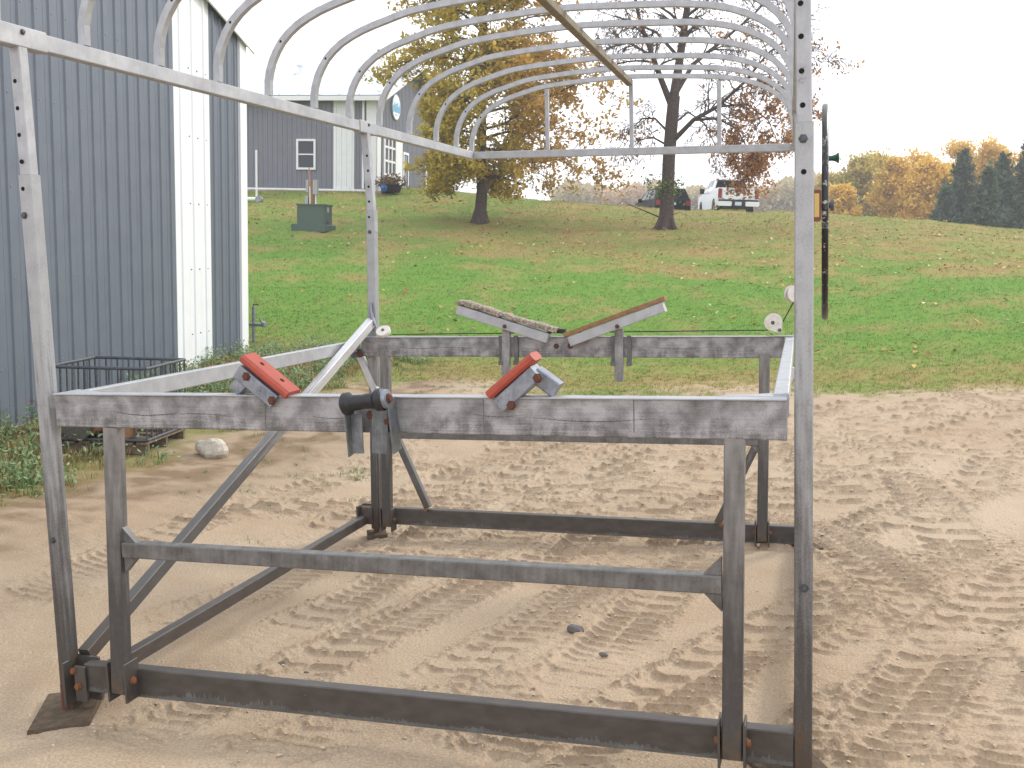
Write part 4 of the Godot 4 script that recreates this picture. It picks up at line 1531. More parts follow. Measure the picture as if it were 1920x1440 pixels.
func arch(c: float, r: float, y: float) -> Array:
	var a := []
	for k in 9:
		var t := PI * (1.0 - k / 8.0)
		a.push_back(Vector2(c + cos(t) * r, y + sin(t) * r))
	return a

func build_vehicles() -> void:
	# pickup truck: f points forward (away), l to its left
	var at0 := reach(1384, 388, 50.0)
	print("truck ", at0, hgt(at0.x, at0.z))
	at0.y = hgt(at0.x, at0.z)
	var sight := Vector3(at0.x, 0, at0.z).normalized()
	var f := sight.rotated(Vector3.UP, deg_to_rad(11.5))
	var l := Vector3.UP.cross(f)
	var up := Vector3.UP
	var L := func(s: float, x: float, y: float) -> Vector3:
		return at0 + f * s + l * x + up * y
	var t := thing("pickup_truck", at0, "white four door pickup truck parked on the crest of the lawn", "pickup truck")
	var g := Geo.new()
	var poly := [Vector2(0.12, 0.62)]
	poly.append_array(arch(1.25, 0.46, 0.46).slice(0, 9))
	poly.append_array([Vector2(1.8, 0.42), Vector2(4.35, 0.42)])
	poly.append_array(arch(4.9, 0.46, 0.46))
	poly.append_array([Vector2(5.7, 0.5), Vector2(5.8, 0.95), Vector2(5.68, 1.15), Vector2(4.4, 1.28), Vector2(1.9, 1.30), Vector2(1.88, 1.38), Vector2(0.12, 1.38)])
	g.prism(poly, at0 + Vector3.ZERO, f, up, l, 1.94)
	var body := obj("body", g, M.car_white, t)
	# cab
	g = Geo.new()
	var c0 := [L.call(1.92, 0.95, 1.28), L.call(4.45, 0.95, 1.26), L.call(4.45, -0.95, 1.26), L.call(1.92, -0.95, 1.28)]
	var c1 := [L.call(2.12, 0.74, 1.93), L.call(3.45, 0.74, 1.96), L.call(3.45, -0.74, 1.96), L.call(2.12, -0.74, 1.93)]
	var mid: Vector3 = L.call(3.0, 0, 1.5)
	for k in 4:
		var k2 := (k + 1) % 4
		g.quad(c0[k], c0[k2], c1[k2], c1[k], (c0[k] + c0[k2]) * 0.5 - mid)
	g.quad(c1[0], c1[1], c1[2], c1[3], up)
	var cab := obj("cab", g, M.car_white, t)
	g = Geo.new()
	var back_n: Vector3 = -f * 0.02 + up * 0.006
	g.quad(L.call(1.955, 0.80, 1.40) + back_n, L.call(1.955, -0.80, 1.40) + back_n, L.call(2.09, -0.66, 1.86) + back_n, L.call(2.09, 0.66, 1.86) + back_n, -f)
	obj("rear_window", g, M.car_glass, cab)
	for s in [-1.0, 1.0]:
		for w in [[2.25, 2.95], [3.02, 3.95]]:
			g = Geo.new()
			var o: Vector3 = l * s * 0.012 + up * 0.004
			var xb := 0.935
			var tp1: float = minf(w[1] - 0.05, 3.42)
			g.quad(L.call(w[0], s * (xb - 0.03), 1.36) + o, L.call(w[1], s * (xb - 0.03), 1.36) + o, L.call(tp1, s * 0.765, 1.88) + o, L.call(w[0] + 0.08, s * 0.765, 1.86) + o, l * s)
			obj("side_window", g, M.car_glass, cab)
		# mirror
		g = Geo.new()
		g.box(L.call(3.95, s * 1.1, 1.38), Vector3(0.22, 0.26, 0.1), Basis(l, up, f), 0.03)
		obj("mirror", g, M.trim_black, cab)
		# tail light
		g = Geo.new()
		g.box(L.call(0.13, s * 0.88, 1.10), Vector3(0.17, 0.46, 0.08), Basis(l, up, f), 0.02)
		obj("tail_light", g, M.tail_red, t)
		# bumper halves
		g = Geo.new()
		g.box(L.call(0.02, s * 0.66, 0.62), Vector3(0.66, 0.22, 0.2), Basis(l, up, f), 0.04)
		obj("bumper", g, M.car_white, t)
		for w in [1.25, 4.9]:
			wheel(t, L.call(w, s * 0.83, 0.40), l, 0.40)
	g = Geo.new()
	g.box(L.call(0.10, 0, 1.09), Vector3(1.54, 0.52, 0.06), Basis(l, up, f), 0.02)
	var tg := obj("tailgate", g, M.car_white, t)
	g = Geo.new()
	g.box(L.call(0.06, 0.0, 1.24), Vector3(0.30, 0.13, 0.03), Basis(l, up, f), 0.03)
	obj("handle", g, M.trim_black, tg)
	g = Geo.new()
	g.lathe(L.call(0.075, 0.0, 1.06), -f, [Vector2(0, 0.07), Vector2(0.012, 0.065), Vector2(0.014, 0)], 14)
	obj("badge", g, M.trim_black, tg)
	g = Geo.new()
	g.box(L.call(0.08, 0.0, 0.78), Vector3(1.9, 0.07, 0.12), Basis(l, up, f), 0.02)
	g.box(L.call(0.09, 0.0, 0.60), Vector3(0.66, 0.26, 0.1), Basis(l, up, f), 0.02)
	obj("step_pad", g, M.trim_black, t)
	g = Geo.new()
	g.box(L.call(0.025, 0.0, 0.63), Vector3(0.32, 0.17, 0.02), Basis(l, up, f), 0.004)
	obj("number_plate", g, M.plate, t)
	g = Geo.new()
	g.box(L.call(1.0, 0.0, 0.52), Vector3(1.5, 0.2, 1.7), Basis(l, up, f), 0.05)
	obj("underbody", g, M.trim_black, t)

	# dark sport utility
	var s0 := reach(1262, 383, 53.0)
	print("suv ", s0, hgt(s0.x, s0.z))
	s0.y = hgt(s0.x, s0.z)
	sight = Vector3(s0.x, 0, s0.z).normalized()
	var f2 := sight.rotated(Vector3.UP, deg_to_rad(15.0))
	var l2 := Vector3.UP.cross(f2)
	var K := func(s: float, x: float, y: float) -> Vector3:
		return s0 + f2 * s + l2 * x + up * y
	t = thing("dark_suv", s0, "black sport utility vehicle parked behind the bare oak's trunk", "car")
	g = Geo.new()
	poly = [Vector2(0.0, 0.5)]
	poly.append_array(arch(0.95, 0.42, 0.42))
	poly.append_array(arch(3.75, 0.42, 0.42))
	poly.append_array([Vector2(4.6, 0.45), Vector2(4.68, 0.85), Vector2(4.5, 1.05), Vector2(3.5, 1.15), Vector2(0.02, 1.12)])
	g.prism(poly, s0, f2, up, l2, 1.86)
	obj("body", g, M.car_black, t)
	g = Geo.new()
	c0 = [K.call(0.03, 0.92, 1.11), K.call(3.6, 0.92, 1.12), K.call(3.6, -0.92, 1.12), K.call(0.03, -0.92, 1.11)]
	c1 = [K.call(0.38, 0.70, 1.72), K.call(2.7, 0.70, 1.76), K.call(2.7, -0.70, 1.76), K.call(0.38, -0.70, 1.72)]
	mid = K.call(1.8, 0, 1.3)
	for k in 4:
		var k2 := (k + 1) % 4
		g.quad(c0[k], c0[k2], c1[k2], c1[k], (c0[k] + c0[k2]) * 0.5 - mid)
	g.quad(c1[0], c1[1], c1[2], c1[3], up)
	cab = obj("cabin", g, M.car_black, t)
	g = Geo.new()
	var bn: Vector3 = -f2 * 0.02 + up * 0.01
	g.quad(K.call(0.1, 0.78, 1.2) + bn, K.call(0.1, -0.78, 1.2) + bn, K.call(0.34, -0.62, 1.64) + bn, K.call(0.34, 0.62, 1.64) + bn, -f2)
	obj("rear_window", g, M.car_glass, cab)
	for s in [-1.0, 1.0]:
		for w in [[0.45, 1.2], [1.28, 2.1], [2.18, 3.2]]:
			g = Geo.new()
			var o: Vector3 = l2 * s * 0.012 + up * 0.005
			g.quad(K.call(w[0], s * 0.90, 1.18) + o, K.call(w[1], s * 0.90, 1.18) + o, K.call(minf(w[1] - 0.04, 2.62), s * 0.735, 1.66) + o, K.call(w[0] + 0.1, s * 0.735, 1.64) + o, l2 * s)
			obj("side_window", g, M.car_glass, cab)
		g = Geo.new()
		g.box(K.call(0.03, s * 0.80, 0.98), Vector3(0.22, 0.26, 0.1), Basis(l2, up, f2), 0.03)
		obj("tail_light", g, M.tail_red, t)
		g = Geo.new()
		g.box(K.call(2.95, s * 1.05, 1.15), Vector3(0.2, 0.2, 0.12), Basis(l2, up, f2), 0.04)
		obj("mirror", g, M.car_black, cab)
		for w in [0.95, 3.75]:
			wheel(t, K.call(w, s * 0.80, 0.37), l2, 0.37)
	g = Geo.new()
	g.box(K.call(-0.03, 0.0, 0.58), Vector3(1.8, 0.26, 0.16), Basis(l2, up, f2), 0.05)
	obj("bumper", g, M.car_black, t)
	g = Geo.new()
	g.box(K.call(0.0, 0.0, 0.93), Vector3(0.3, 0.12, 0.05), Basis(l2, up, f2), 0.004)
	obj("number_plate", g, M.plate, t)
	g = Geo.new()
	g.box(K.call(2.2, 0.0, 0.42), Vector3(1.5, 0.2, 3.6), Basis(l2, up, f2), 0.05)
	obj("underbody", g, M.trim_black, t)

# ------------------------------------------------------------------ things round the yard
func rock(called: String, c: Vector3, s: Vector3, sd: int, m: Material, parent: Node) -> MeshInstance3D:
	var n := FastNoiseLite.new()
	n.seed = sd; n.frequency = 0.9; n.fractal_octaves = 3
	var g := Geo.new()
	var rows := 10
	var cols := 16
	var P := func(i: int, j: int) -> Vector3:
		var a := PI * i / rows
		var b := TAU * (j % cols) / cols
		var v := Vector3(sin(a) * cos(b), cos(a), sin(a) * sin(b))
		var r := 1.0 + n.get_noise_3dv(v * 1.2) * 0.28
		# knock facets off
		for k in 4:
			var pn := Vector3(sin(k * 2.1 + sd), cos(k * 1.3 + sd) * 0.6, cos(k * 2.9 + sd)).normalized()
			r = minf(r, 0.85 / maxf(0.2, v.dot(pn)))
		return c + v * r * s
	for i in rows:
		for j in cols:
			var a: Vector3 = P.call(i, j)
			var b: Vector3 = P.call(i, j + 1)
			var d: Vector3 = P.call(i + 1, j + 1)
			var e: Vector3 = P.call(i + 1, j)
			if i > 0:
				g.flat(a, b, d, (a + d) * 0.5 - c)
			if i < rows - 1:
				g.flat(a, d, e, (a + d) * 0.5 - c)
	return obj(called, g, m, parent)

func build_yard_things() -> void:
	# --- pad-mounted transformer
	var b := on_ground(588, 434)
	var px := Vector2(b.x, b.z).length() / FOCAL
	var right := cam_basis.x
	right.y = 0.0
	right = right.normalized().rotated(Vector3.UP, deg_to_rad(-14))
	var fw := right.cross(Vector3.UP)
	var bb := Basis(right, Vector3.UP, -fw)
	var t := thing("transformer_box", b, "dark green utility transformer box on its base on the lawn", "transformer")
	var g := Geo.new()
	g.box(b + Vector3(0, px * 5, 0), Vector3(px * 66, px * 13, px * 46), bb, 0.02)
	obj("base", g, M.utility_green, t)
	g = Geo.new()
	g.box(b + Vector3(0, px * 28, 0) + right * px * 2, Vector3(px * 52, px * 36, px * 36), bb, 0.015)
	var body := obj("cabinet", g, M.utility_green, t)
	g = Geo.new()
	g.box(b + Vector3(0, px * 46.5, 0) + right * px * 2, Vector3(px * 55, px * 2.5, px * 40), bb, 0.01)
	obj("lid", g, M.utility_green, body)
	g = Geo.new()
	g.box(b + Vector3(0, px * 38, 0) + right * (px * 28.3), Vector3(0.012, px * 9, px * 8), bb, 0.002)
	obj("warning_plate", g, M.grey_box, body)
	g = Geo.new()
	g.box(b + Vector3(0, px * 14, 0) + right * (px * 29), Vector3(0.05, px * 8, px * 5), bb, 0.01)
	obj("padlock", g, M.galv_dark, body)
	# --- meter post behind it
	var mb := on_ground(585, 415)
	mb.y -= 0.05
	px = Vector2(mb.x, mb.z).length() / FOCAL
	t = thing("meter_post", mb, "rusty wooden meter post with grey electrical boxes behind the green transformer", "utility post")
	g = Geo.new()
	g.bar(mb, mb + Vector3(0, px * 74, 0), px * 9, px * 9, right, 0.01)
	obj("post", g, M.wood_brown, t)
	for e in [[8, 62, 8, 26, 0.0], [-7, 64, 5, 22, 0.0], [-8.5, 37, 6, 17, 0.0]]:
		g = Geo.new()
		g.box(mb + right * px * e[0] + Vector3(0, px * e[1], 0) - fw * px * -2.0, Vector3(px * e[2], px * e[3], px * 7), bb, 0.01)
		obj("meter_box", g, M.grey_box, t)
	g = Geo.new()
	g.disc_post(mb + right * px * 7 + Vector3(0, -0.02, 0), mb + right * px * 7 + Vector3(0, px * 50, 0), px * 1.5)
	obj("conduit", g, M.trim_white, t)
	# --- marker rod
	var rb := on_ground(582, 424)
	rb.y -= 0.05
	t = thing("marker_rod", rb, "thin white and orange marker rod beside the meter post", "marker")
	g = Geo.new()
	g.tube([rb, rb + Vector3(0.0, px * 70, 0) + right * -px * 1.0], [0.02, 0.018], 8)
	obj("rod", g, M.trim_white, t)
	g = Geo.new()
	g.tube([rb + Vector3(0.0, px * 70, 0) + right * -px * 1.0, rb + Vector3(0, px * 103, 0) + right * -px * 2.5], [0.022, 0.02], 8)
	obj("tip", g, M.orange, t)

	# --- boat trailer tail by the workshop
	var wb := on_ground(484, 381)
	px = Vector2(wb.x, wb.z).length() / FOCAL
	t = thing("boat_trailer", wb, "white boat trailer with an upright guide post, half hidden by the shed corner", "trailer")
	g = Geo.new()
	var ax := wb + Vector3(0, 0.16, 0)
	g.tube([ax - right * px * 95, ax - right * px * 10, ax, ax + right * px * 3 + Vector3(0, 0.06, 0)], [0.075, 0.075, 0.07, 0.03], 10)
	g.tube([ax - right * px * 95 - fw * 1.1 + Vector3(0, 0.05, 0), ax - right * px * 18 - fw * 0.9, ax - right * px * 2], [0.06, 0.06, 0.06], 10)
	obj("frame", g, M.trim_white, t)
	g = Geo.new()
	g.tube([ax - right * px * 3, ax - right * px * 3 + Vector3(0, px * 86, 0)], [0.038, 0.038], 12)
	obj("guide_post", g, M.trim_white, t)
	g = Geo.new()
	g.lathe(ax + right * px * 2 - Vector3(0, 0.02, 0) - fw * 0.08, fw, [Vector2(0, 0), Vector2(0, 0.13), Vector2(0.02, 0.15), Vector2(0.14, 0.15), Vector2(0.16, 0.13), Vector2(0.16, 0)], 14)
	obj("wheel", g, M.galv, t)

	# --- trailer tongue and jack poking out past the near shed
	var jb := reach(476, 660, 18.6)
	jb.y = hgt(jb.x, jb.z) - 0.02
	px = Vector2(jb.x, jb.z).length() / FOCAL
	t = thing("trailer_jack", jb, "galvanized trailer tongue with a crank jack poking out behind the shed corner", "trailer jack")
	g = Geo.new()
	g.tube([jb + Vector3(0, 0.0, 0), jb + Vector3(0, px * 66, 0)], [0.03, 0.03], 12)
	obj("jack_tube", g, M.galv, t)
	g = Geo.new()
	g.bar(jb + Vector3(0, px * 33, 0) - right * 0.5, jb + Vector3(0, px * 33, 0) + right * px * 18, 0.07, 0.05, Vector3.UP)
	g.lathe(jb + Vector3(0, px * 33, 0) + right * px * 20, Vector3.UP, [Vector2(-0.03, 0), Vector2(-0.03, 0.05), Vector2(0.05, 0.05), Vector2(0.07, 0.0)], 10)
	g.bar(jb + Vector3(0, px * 36, 0) + right * px * 17, jb + Vector3(0, px * 46, 0) + right * px * 12, 0.02, 0.03, right)
	obj("tongue", g, M.galv, t)
	g = Geo.new()
	g.tube([jb + Vector3(0, px * 66, 0), jb + Vector3(0, px * 70, 0), jb + Vector3(0, px * 70, 0) + right * px * 10], [0.012, 0.012, 0.012], 8)
	obj("crank", g, M.galv_dark, t)

	# --- wire cage on a pallet by the shed
	var nl := on_ground(96, 852)
	var nr := on_ground(276, 856)
	var fr := on_ground(378, 822)
	var ex := nr - nl
	ex.y = 0.0
	var ez := fr - nr
	ez.y = 0.0
	ez = ez - ex.normalized() * ez.dot(ex.normalized()) * 0.6
	var gy := minf(nl.y, nr.y)
	var org := Vector3(nl.x, gy, nl.z)
	var pal := thing("wooden_pallet", org + (ex + ez) * 0.5, "weathered wooden pallet under the wire cage beside the shed", "pallet")
	for k in 3:
		g = Geo.new()
		var o := org + ez * (0.04 + 0.46 * k)
		g.bar(o + Vector3(0, 0.06, 0), o + ex + Vector3(0, 0.06, 0), 0.05, 0.10, Vector3.UP)
		obj("stringer", g, M.wood_old, pal)
	for k in 7:
		g = Geo.new()
		var o := org + ex * (0.05 + 0.15 * k)
		g.bar(o - ez * 0.02 + Vector3(0, 0.122 + rng.randf() * 0.004, 0), o + ez * 1.02 + Vector3(0, 0.122, 0), 0.10, 0.022, Vector3.UP)
		obj("deck_board", g, M.wood_old, pal)
	var cage := thing("wire_cage", org + (ex + ez) * 0.5 + Vector3(0, 0.135, 0), "open galvanized wire cage holding logs on a pallet beside the shed", "cage")
	var y0 := gy + 0.155
	var ht := 0.70
	var cr := [org, org + ex, org + ex + ez, org + ez]
	for lv in [0.0, 0.32, 1.0]:
		g = Geo.new()
		for k in 4:
			var a: Vector3 = cr[k]
			var c: Vector3 = cr[(k + 1) % 4]
			a.y = y0 + ht * lv; c.y = y0 + ht * lv
			g.tube([a, c], [0.016 if lv != 0.32 else 0.011, 0.016 if lv != 0.32 else 0.011], 8)
		obj("hoop", g, M.galv_dark, cage)
	for k in 4:
		var a: Vector3 = cr[k]
		var c: Vector3 = cr[(k + 1) % 4]
		var nbar := 8
		for j in nbar:
			var p := a.lerp(c, float(j) / nbar)
			p.y = y0
			g = Geo.new()
			g.tube([p, p + Vector3(0, ht * 0.5, 0) + Vector3(rng.randfn(), 0, rng.randfn()) * 0.004, p + Vector3(0, ht, 0)], [0.010, 0.010, 0.010], 6)
			obj("wire", g, M.galv_dark, cage)
	var lc := org + ex * 0.25 + ez * 0.3 + Vector3(0, 0.30, 0)
	for k in 4:
		var lt := thing("log", lc - Vector3(0, 0.16, 0), ["short grey log lying in the wire cage", "brown split log lying in the wire cage", "thick log at the back of the wire cage", "small log end in the wire cage"][k], "log")
		g = Geo.new()
		var o: Vector3 = lc + ex * [0.0, 0.22, 0.12, 0.4][k] + ez * [-0.05, 0.0, 0.35, -0.02][k] + Vector3(0, [0.0, 0.02, 0.03, -0.03][k], 0)
		var r: float = [0.15, 0.14, 0.17, 0.11][k]
		var dd := ez.normalized().rotated(Vector3.UP, [0.2, -0.3, 1.1, 0.5][k])
		var pts := []
		var rd := []
		for j in 5:
			pts.push_back(o + dd * (j - 2) * 0.13 + Vector3(rng.randfn(), rng.randfn(), rng.randfn()) * 0.006)
			rd.push_back(r * rng.randf_range(0.92, 1.05))
		g.tube(pts, rd, 12)
		lt.position = o - Vector3(0, r, 0)
		obj("wood", g, [M.log, M.wood_brown, M.log, M.wood_brown][k], lt)
	for k in 5:
		var pk := thing("scrap_board", org + ex * 0.72 + ez * (0.15 + 0.15 * k), "grey scrap board lying in the wire cage", "board", "scrap boards in the cage")
		g = Geo.new()
		var o := org + ex * 0.78 + ez * (0.12 + 0.17 * k) + Vector3(0, 0.165 + 0.015 * k, 0)
		g.bar(o - ex * 0.22, o + ex * 0.2 + ez * rng.randf_range(-0.1, 0.1), 0.09, 0.022, Vector3.UP)
		obj("plank", g, M.wood_old, pk)

	# --- pale rock and pebbles
	var rp := on_ground(398, 854)
	var ro := rock("pale_rock", rp + Vector3(0, 0.055, 0), Vector3(0.18, 0.105, 0.12), 6, M.stone, self)
	tag(ro, "pale chalky rock lying at the edge of the sand by the pallet", "rock")
	var darks := [[530, 1250, 0.016], [1078, 1187, 0.030], [1131, 1233, 0.015], [575, 1264, 0.009], [298, 1305, 0.013]]
	for e in darks:
		var q := on_ground(e[0], e[1])
		var s: float = e[2]
		var st := rock("dark_stone", q + Vector3(0, s * 0.3, 0), Vector3(s * 1.5, s * 0.7, s), int(e[0]), M.dark_stone, self)
		tag(st, "largest flat dark stone on the sand inside the boat lift" if s > 0.025 else "tiny dark pebble lying on the sand by the front base rail", "stone", "" if s > 0.025 else "dark pebbles on the sand")

# ------------------------------------------------------------------ the boat lift
const DF := 3.35      # front frame
const DR := 6.5       # rear frame
const DE := 8.7       # rear end of the canopy
var UPL := Vector3(-0.065, 0.9979, 0)
var XL := Vector3(0.9979, 0.065, 0)
const ZB := Vector3(0, 0, 1)

func member(lift: Node, called: String, a: Vector3, b: Vector3, w: float, h: float, up: Vector3, m: Material) -> MeshInstance3D:
	var g := Geo.new()
	g.bar(a, b, w, h, up)
	return obj(called, g, m, lift)

func bolt(parent: Node, p: Vector3, axis: Vector3, r: float, m: Material, called := "bolt") -> void:
	var g := Geo.new()
	g.lathe(p, axis, [Vector2(0, r * 1.35), Vector2(r * 0.25, r * 1.35), Vector2(r * 0.26, r), Vector2(r * 0.9, r * 0.9), Vector2(r * 1.0, 0)], 6 if called == "bolt" else 12)
	obj(called, g, m, parent)

func hole(parent: Node, p: Vector3, axis: Vector3, r: float) -> void:
	var g := Geo.new()
	g.lathe(p, axis, [Vector2(-0.004, r * 1.02), Vector2(0.0008, r * 1.02), Vector2(0.001, 0)], 12)
	obj("bolt_hole", g, M.hole, parent)

func front_of(px: float, py: float, post_a: Vector3, post_b: Vector3, half: float) -> Vector3:
	# point on the front face of a post at that height in the photograph
	return at(px, py, -(post_a.z + post_b.z) * 0.5 - half)

func build_lift() -> void:
	var lift := thing("boat_lift", Vector3(-1.5, -0.3, -4.9), "weathered aluminium boat lift with an uncovered arched canopy frame standing on the sand", "boat lift")
	var g := Geo.new()
	# ---------- canopy rails
	var a_l := at(32, 70, DF)
	var e_l := at(885, 292, DE)
	var a_r := at(1505, -100, DF)
	var e_r := at(1491, 276, DE)
	var rail := func(side: int, d: float) -> Vector3:
		var a: Vector3 = a_l if side == 0 else a_r
		var e: Vector3 = e_l if side == 0 else e_r
		return a.lerp(e, (d - DF) / (DE - DF))
	for s in 2:
		member(lift, "canopy_side_rail", rail.call(s, 1.15), rail.call(s, DE + 0.02), 0.045, 0.068, UPL, M.alu)
	member(lift, "canopy_end_rail", rail.call(0, DE) + XL * 0.024, rail.call(1, DE) - XL * 0.024, 0.045, 0.062, UPL, M.alu)
	# ---------- posts: lower sleeve, upper telescoping tube
	var f := ZB
	var posts := [
		# bottom, sleeve top, top, size
		[at(137, 1342, DF), at(55, 328, DF), rail.call(0, DF), 0.060, [[28, 152], [33, 203], [36, 253]], [[40, 303], [43, 354]], [[46, 404], [99, 1013]]],
		[at(1506, 1462, DF), at(1508, 230, DF), rail.call(1, DF), 0.058, [[1501, 6], [1502, 68], [1503, 133], [1505, 197]], [[1507, 322]], [[1506, 260], [1508, 1103]]],
		[at(707, 990, DR), at(697, 394, DR), rail.call(0, DR), 0.062, [[688, 292], [690, 320], [691, 350], [692, 378]], [[692, 407]], [[693, 435]]],
		[at(1513, 1022, DR), at(1512, 345, DR), rail.call(1, DR), 0.056, [], [], []],
	]
	for k in 4:
		var p = posts[k]
		var bot: Vector3 = p[0]
		var sl: Vector3 = p[1]
		var tp: Vector3 = p[2]
		var sz: float = p[3]
		g = Geo.new()
		g.bar(bot, sl, sz, sz, ZB)
		var po := obj("canopy_post", g, M.post, lift)
		g = Geo.new()
		g.bar(sl - (tp - sl).normalized() * 0.15, tp - UPL * 0.036, sz - 0.010, sz - 0.010, ZB)
		var inner := obj("extension_tube", g, M.alu, po)
		for h in p[4]:
			hole(inner, front_of(h[0], h[1], sl, tp, (sz - 0.010) * 0.5), f, 0.0085)
		for h in p[5]:
			hole(po, front_of(h[0], h[1], sl, tp, sz * 0.5), f, 0.0085)
		for h in p[6]:
			bolt(po, front_of(h[0], h[1], sl, tp, sz * 0.5), f, 0.011, M.galv_dark)
		# saddle sleeve on the rail
		var dpt := -tp.z
		var side := 0 if k % 2 == 0 else 1
		var a2: Vector3 = rail.call(side, dpt - 0.13)
		var b2: Vector3 = rail.call(side, dpt + 0.13)
		member(lift, "rail_sleeve", a2, b2, 0.056, 0.082, UPL, M.alu)
		bolt(lift, a2.lerp(b2, 0.5) + XL * 0.029 + UPL * 0.018, XL, 0.009, M.galv_dark)
	# ---------- canopy ribs
	var arch_px := [[885, 290], [886, 272], [892, 250], [905, 227], [925, 208], [952, 193], [985, 181], [1025, 169], [1100, 158], [1185, 150], [1268, 149], [1345, 150], [1392, 155], [1430, 166], [1460, 183], [1480, 206], [1489, 236], [1491, 274]]
	var shape := []
	var base_dir := (e_r - e_l)
	for p in arch_px:
		var q := at(p[0], p[1], DE) - e_l
		var s := q.dot(base_dir) / base_dir.length_squared()
		shape.push_back(Vector2(s, (q - base_dir * s).dot(UPL)))
	var depths := []
	for px in [885, 856, 818, 768, 712, 655, 590, 505, 410, 300, 160]:
		var lo := 2.5
		var hi := 11.0
		for it in 40:
			var m := (lo + hi) * 0.5
			if pixel_of(rail.call(0, m)).x < px:
				lo = m
			else:
				hi = m
		depths.push_back(lo)
	print("rib depths ", depths)
	var sp: float = (depths[0] - depths[10]) / 10.0
	var dnext: float = depths[10] - sp
	while dnext > 1.2:
		depths.push_back(dnext)
		dnext -= sp
	var ridge := []
	for d in depths:
		var lp: Vector3 = rail.call(0, d)
		var rp: Vector3 = rail.call(1, d)
		var pts := []
		for s in shape:
			pts.push_back(lp.lerp(rp, s.x) + UPL * (s.y + 0.03))
		ridge.push_back(pts[9])
		# smooth the arch
		var cv := Curve3D.new()
		for k in pts.size():
			var tn: Vector3 = (pts[mini(k + 1, pts.size() - 1)] - pts[maxi(k - 1, 0)]) * 0.15
			cv.add_point(pts[k], -tn, tn)
		cv.bake_interval = 0.09
		g = Geo.new()
		var bk := []
		for p in cv.get_baked_points():
			bk.push_back(p)
		g.sweep(bk, ZB, 0.036, 0.036)
		var rb := obj("canopy_rib", g, M.alu, lift)
		var hp: Vector3 = pts[3]
		hole(rb, hp + Vector3(0, 0, 0.0182), f, 0.007)
	# uprights at the rear end
	for u in [[1025, 167, 1027, 285], [1183, 152, 1185, 281], [1348, 152, 1349, 278]]:
		member(lift, "canopy_upright", at(u[0], u[1], DE), at(u[2], u[3], DE), 0.034, 0.034, ZB, M.alu)
	# purlin under the ridge
	member(lift, "ridge_purlin", ridge[0] - UPL * 0.05 + ZB * -0.02, ridge[ridge.size() - 1] - UPL * 0.05, 0.055, 0.05, UPL, M.purlin)

	# ---------- lower frame
	var DL := DF - 0.075                                          # legs and beams stand proud of the rails
	member(lift, "base_rail", at(168, 1266, DF), at(1488, 1400, DF), 0.055, 0.122, UPL, M.rail)
	member(lift, "base_rail", at(672, 963, DR), at(1505, 1004, DR), 0.055, 0.120, UPL, M.rail)
	member(lift, "base_side_rail", at(182, 1269, DF + 0.03), at(684, 973, DR - 0.03), 0.055, 0.065, UPL, M.rail)
	member(lift, "base_side_rail", at(1500, 1402, DF + 0.03), at(1506, 1008, DR - 0.03), 0.05, 0.065, UPL, M.rail)
	# legs
	var legs := [
		[at(213, 800, DL), at(229, 1296, DL), 0.065, 0.122], [at(1378, 820, DL), at(1373, 1418, DL), 0.066, 0.122],
		[at(723, 664, DR - 0.075), at(727, 986, DR - 0.075), 0.064, 0.12], [at(1434, 664, DR - 0.075), at(1429, 1013, DR - 0.075), 0.064, 0.12],
	]
	for k in 4:
		var L = legs[k]
		g = Geo.new()
		g.bar(L[1], L[0], L[2], 0.055, ZB)
		var lg := obj("lift_leg", g, M.leg, lift)
		for s in [-1.0, 1.0]:
			g = Geo.new()
			var c: Vector3 = L[1] + XL * s * (L[2] * 0.5 + 0.009) + UPL * 0.045 - ZB * 0.012
			g.box(c, Vector3(0.008, 0.165, 0.085), Basis(XL, UPL, ZB), 0.002)
			var bp := obj("bracket_plate", g, M.rail, lg)
			g = Geo.new()
			bolt(bp, c + XL * s * 0.005 + UPL * 0.0, XL * s, 0.014, M.rust_bright)
	# cross bars with corner gussets
	for cbar in [[at(236, 1029, DL + 0.005), at(1354, 1094, DL + 0.005), 0.062, M.alu_mid], [at(733, 813, DR - 0.07), at(1425, 826, DR - 0.07), 0.062, M.alu_mid]]:
		var cb := member(lift, "cross_bar", cbar[0], cbar[1], 0.05, cbar[2], UPL, cbar[3])
		for e in [0, 1]:
			for s in [-1.0, 1.0]:
				var dirx: Vector3 = (cbar[1] - cbar[0]).normalized() * (1.0 if e == 0 else -1.0)
				g = Geo.new()
				g.prism([Vector2(0, 0), Vector2(0.06, 0), Vector2(0, 0.062)], cbar[e] + UPL * s * 0.031, dirx, UPL * s, ZB, 0.03)
				obj("gusset", g, cbar[3], cb)
	# diagonal braces
	g = Geo.new()
	g.bar(at(160, 1228, DF + 0.05), at(696, 604, DR - 0.03), 0.055, 0.062, UPL)
	obj("diagonal_brace", g, M.brace, lift)
	g = Geo.new()
	g.bar(at(803, 952, DR - 0.02), at(674, 664, DR - 0.02), 0.048, 0.045, ZB)
	obj("diagonal_brace", g, M.brace, lift)
	g = Geo.new()
	g.bar(at(1346, 980, DR - 0.02), at(1490, 690, DR - 0.02), 0.048, 0.045, ZB)
	obj("diagonal_brace", g, M.brace, lift)
	bolt(lift, at(797, 957, DR - 0.056), f, 0.012, M.rust_bright)
	bolt(lift, at(1352, 984, DR - 0.056), f, 0.012, M.rust_bright)
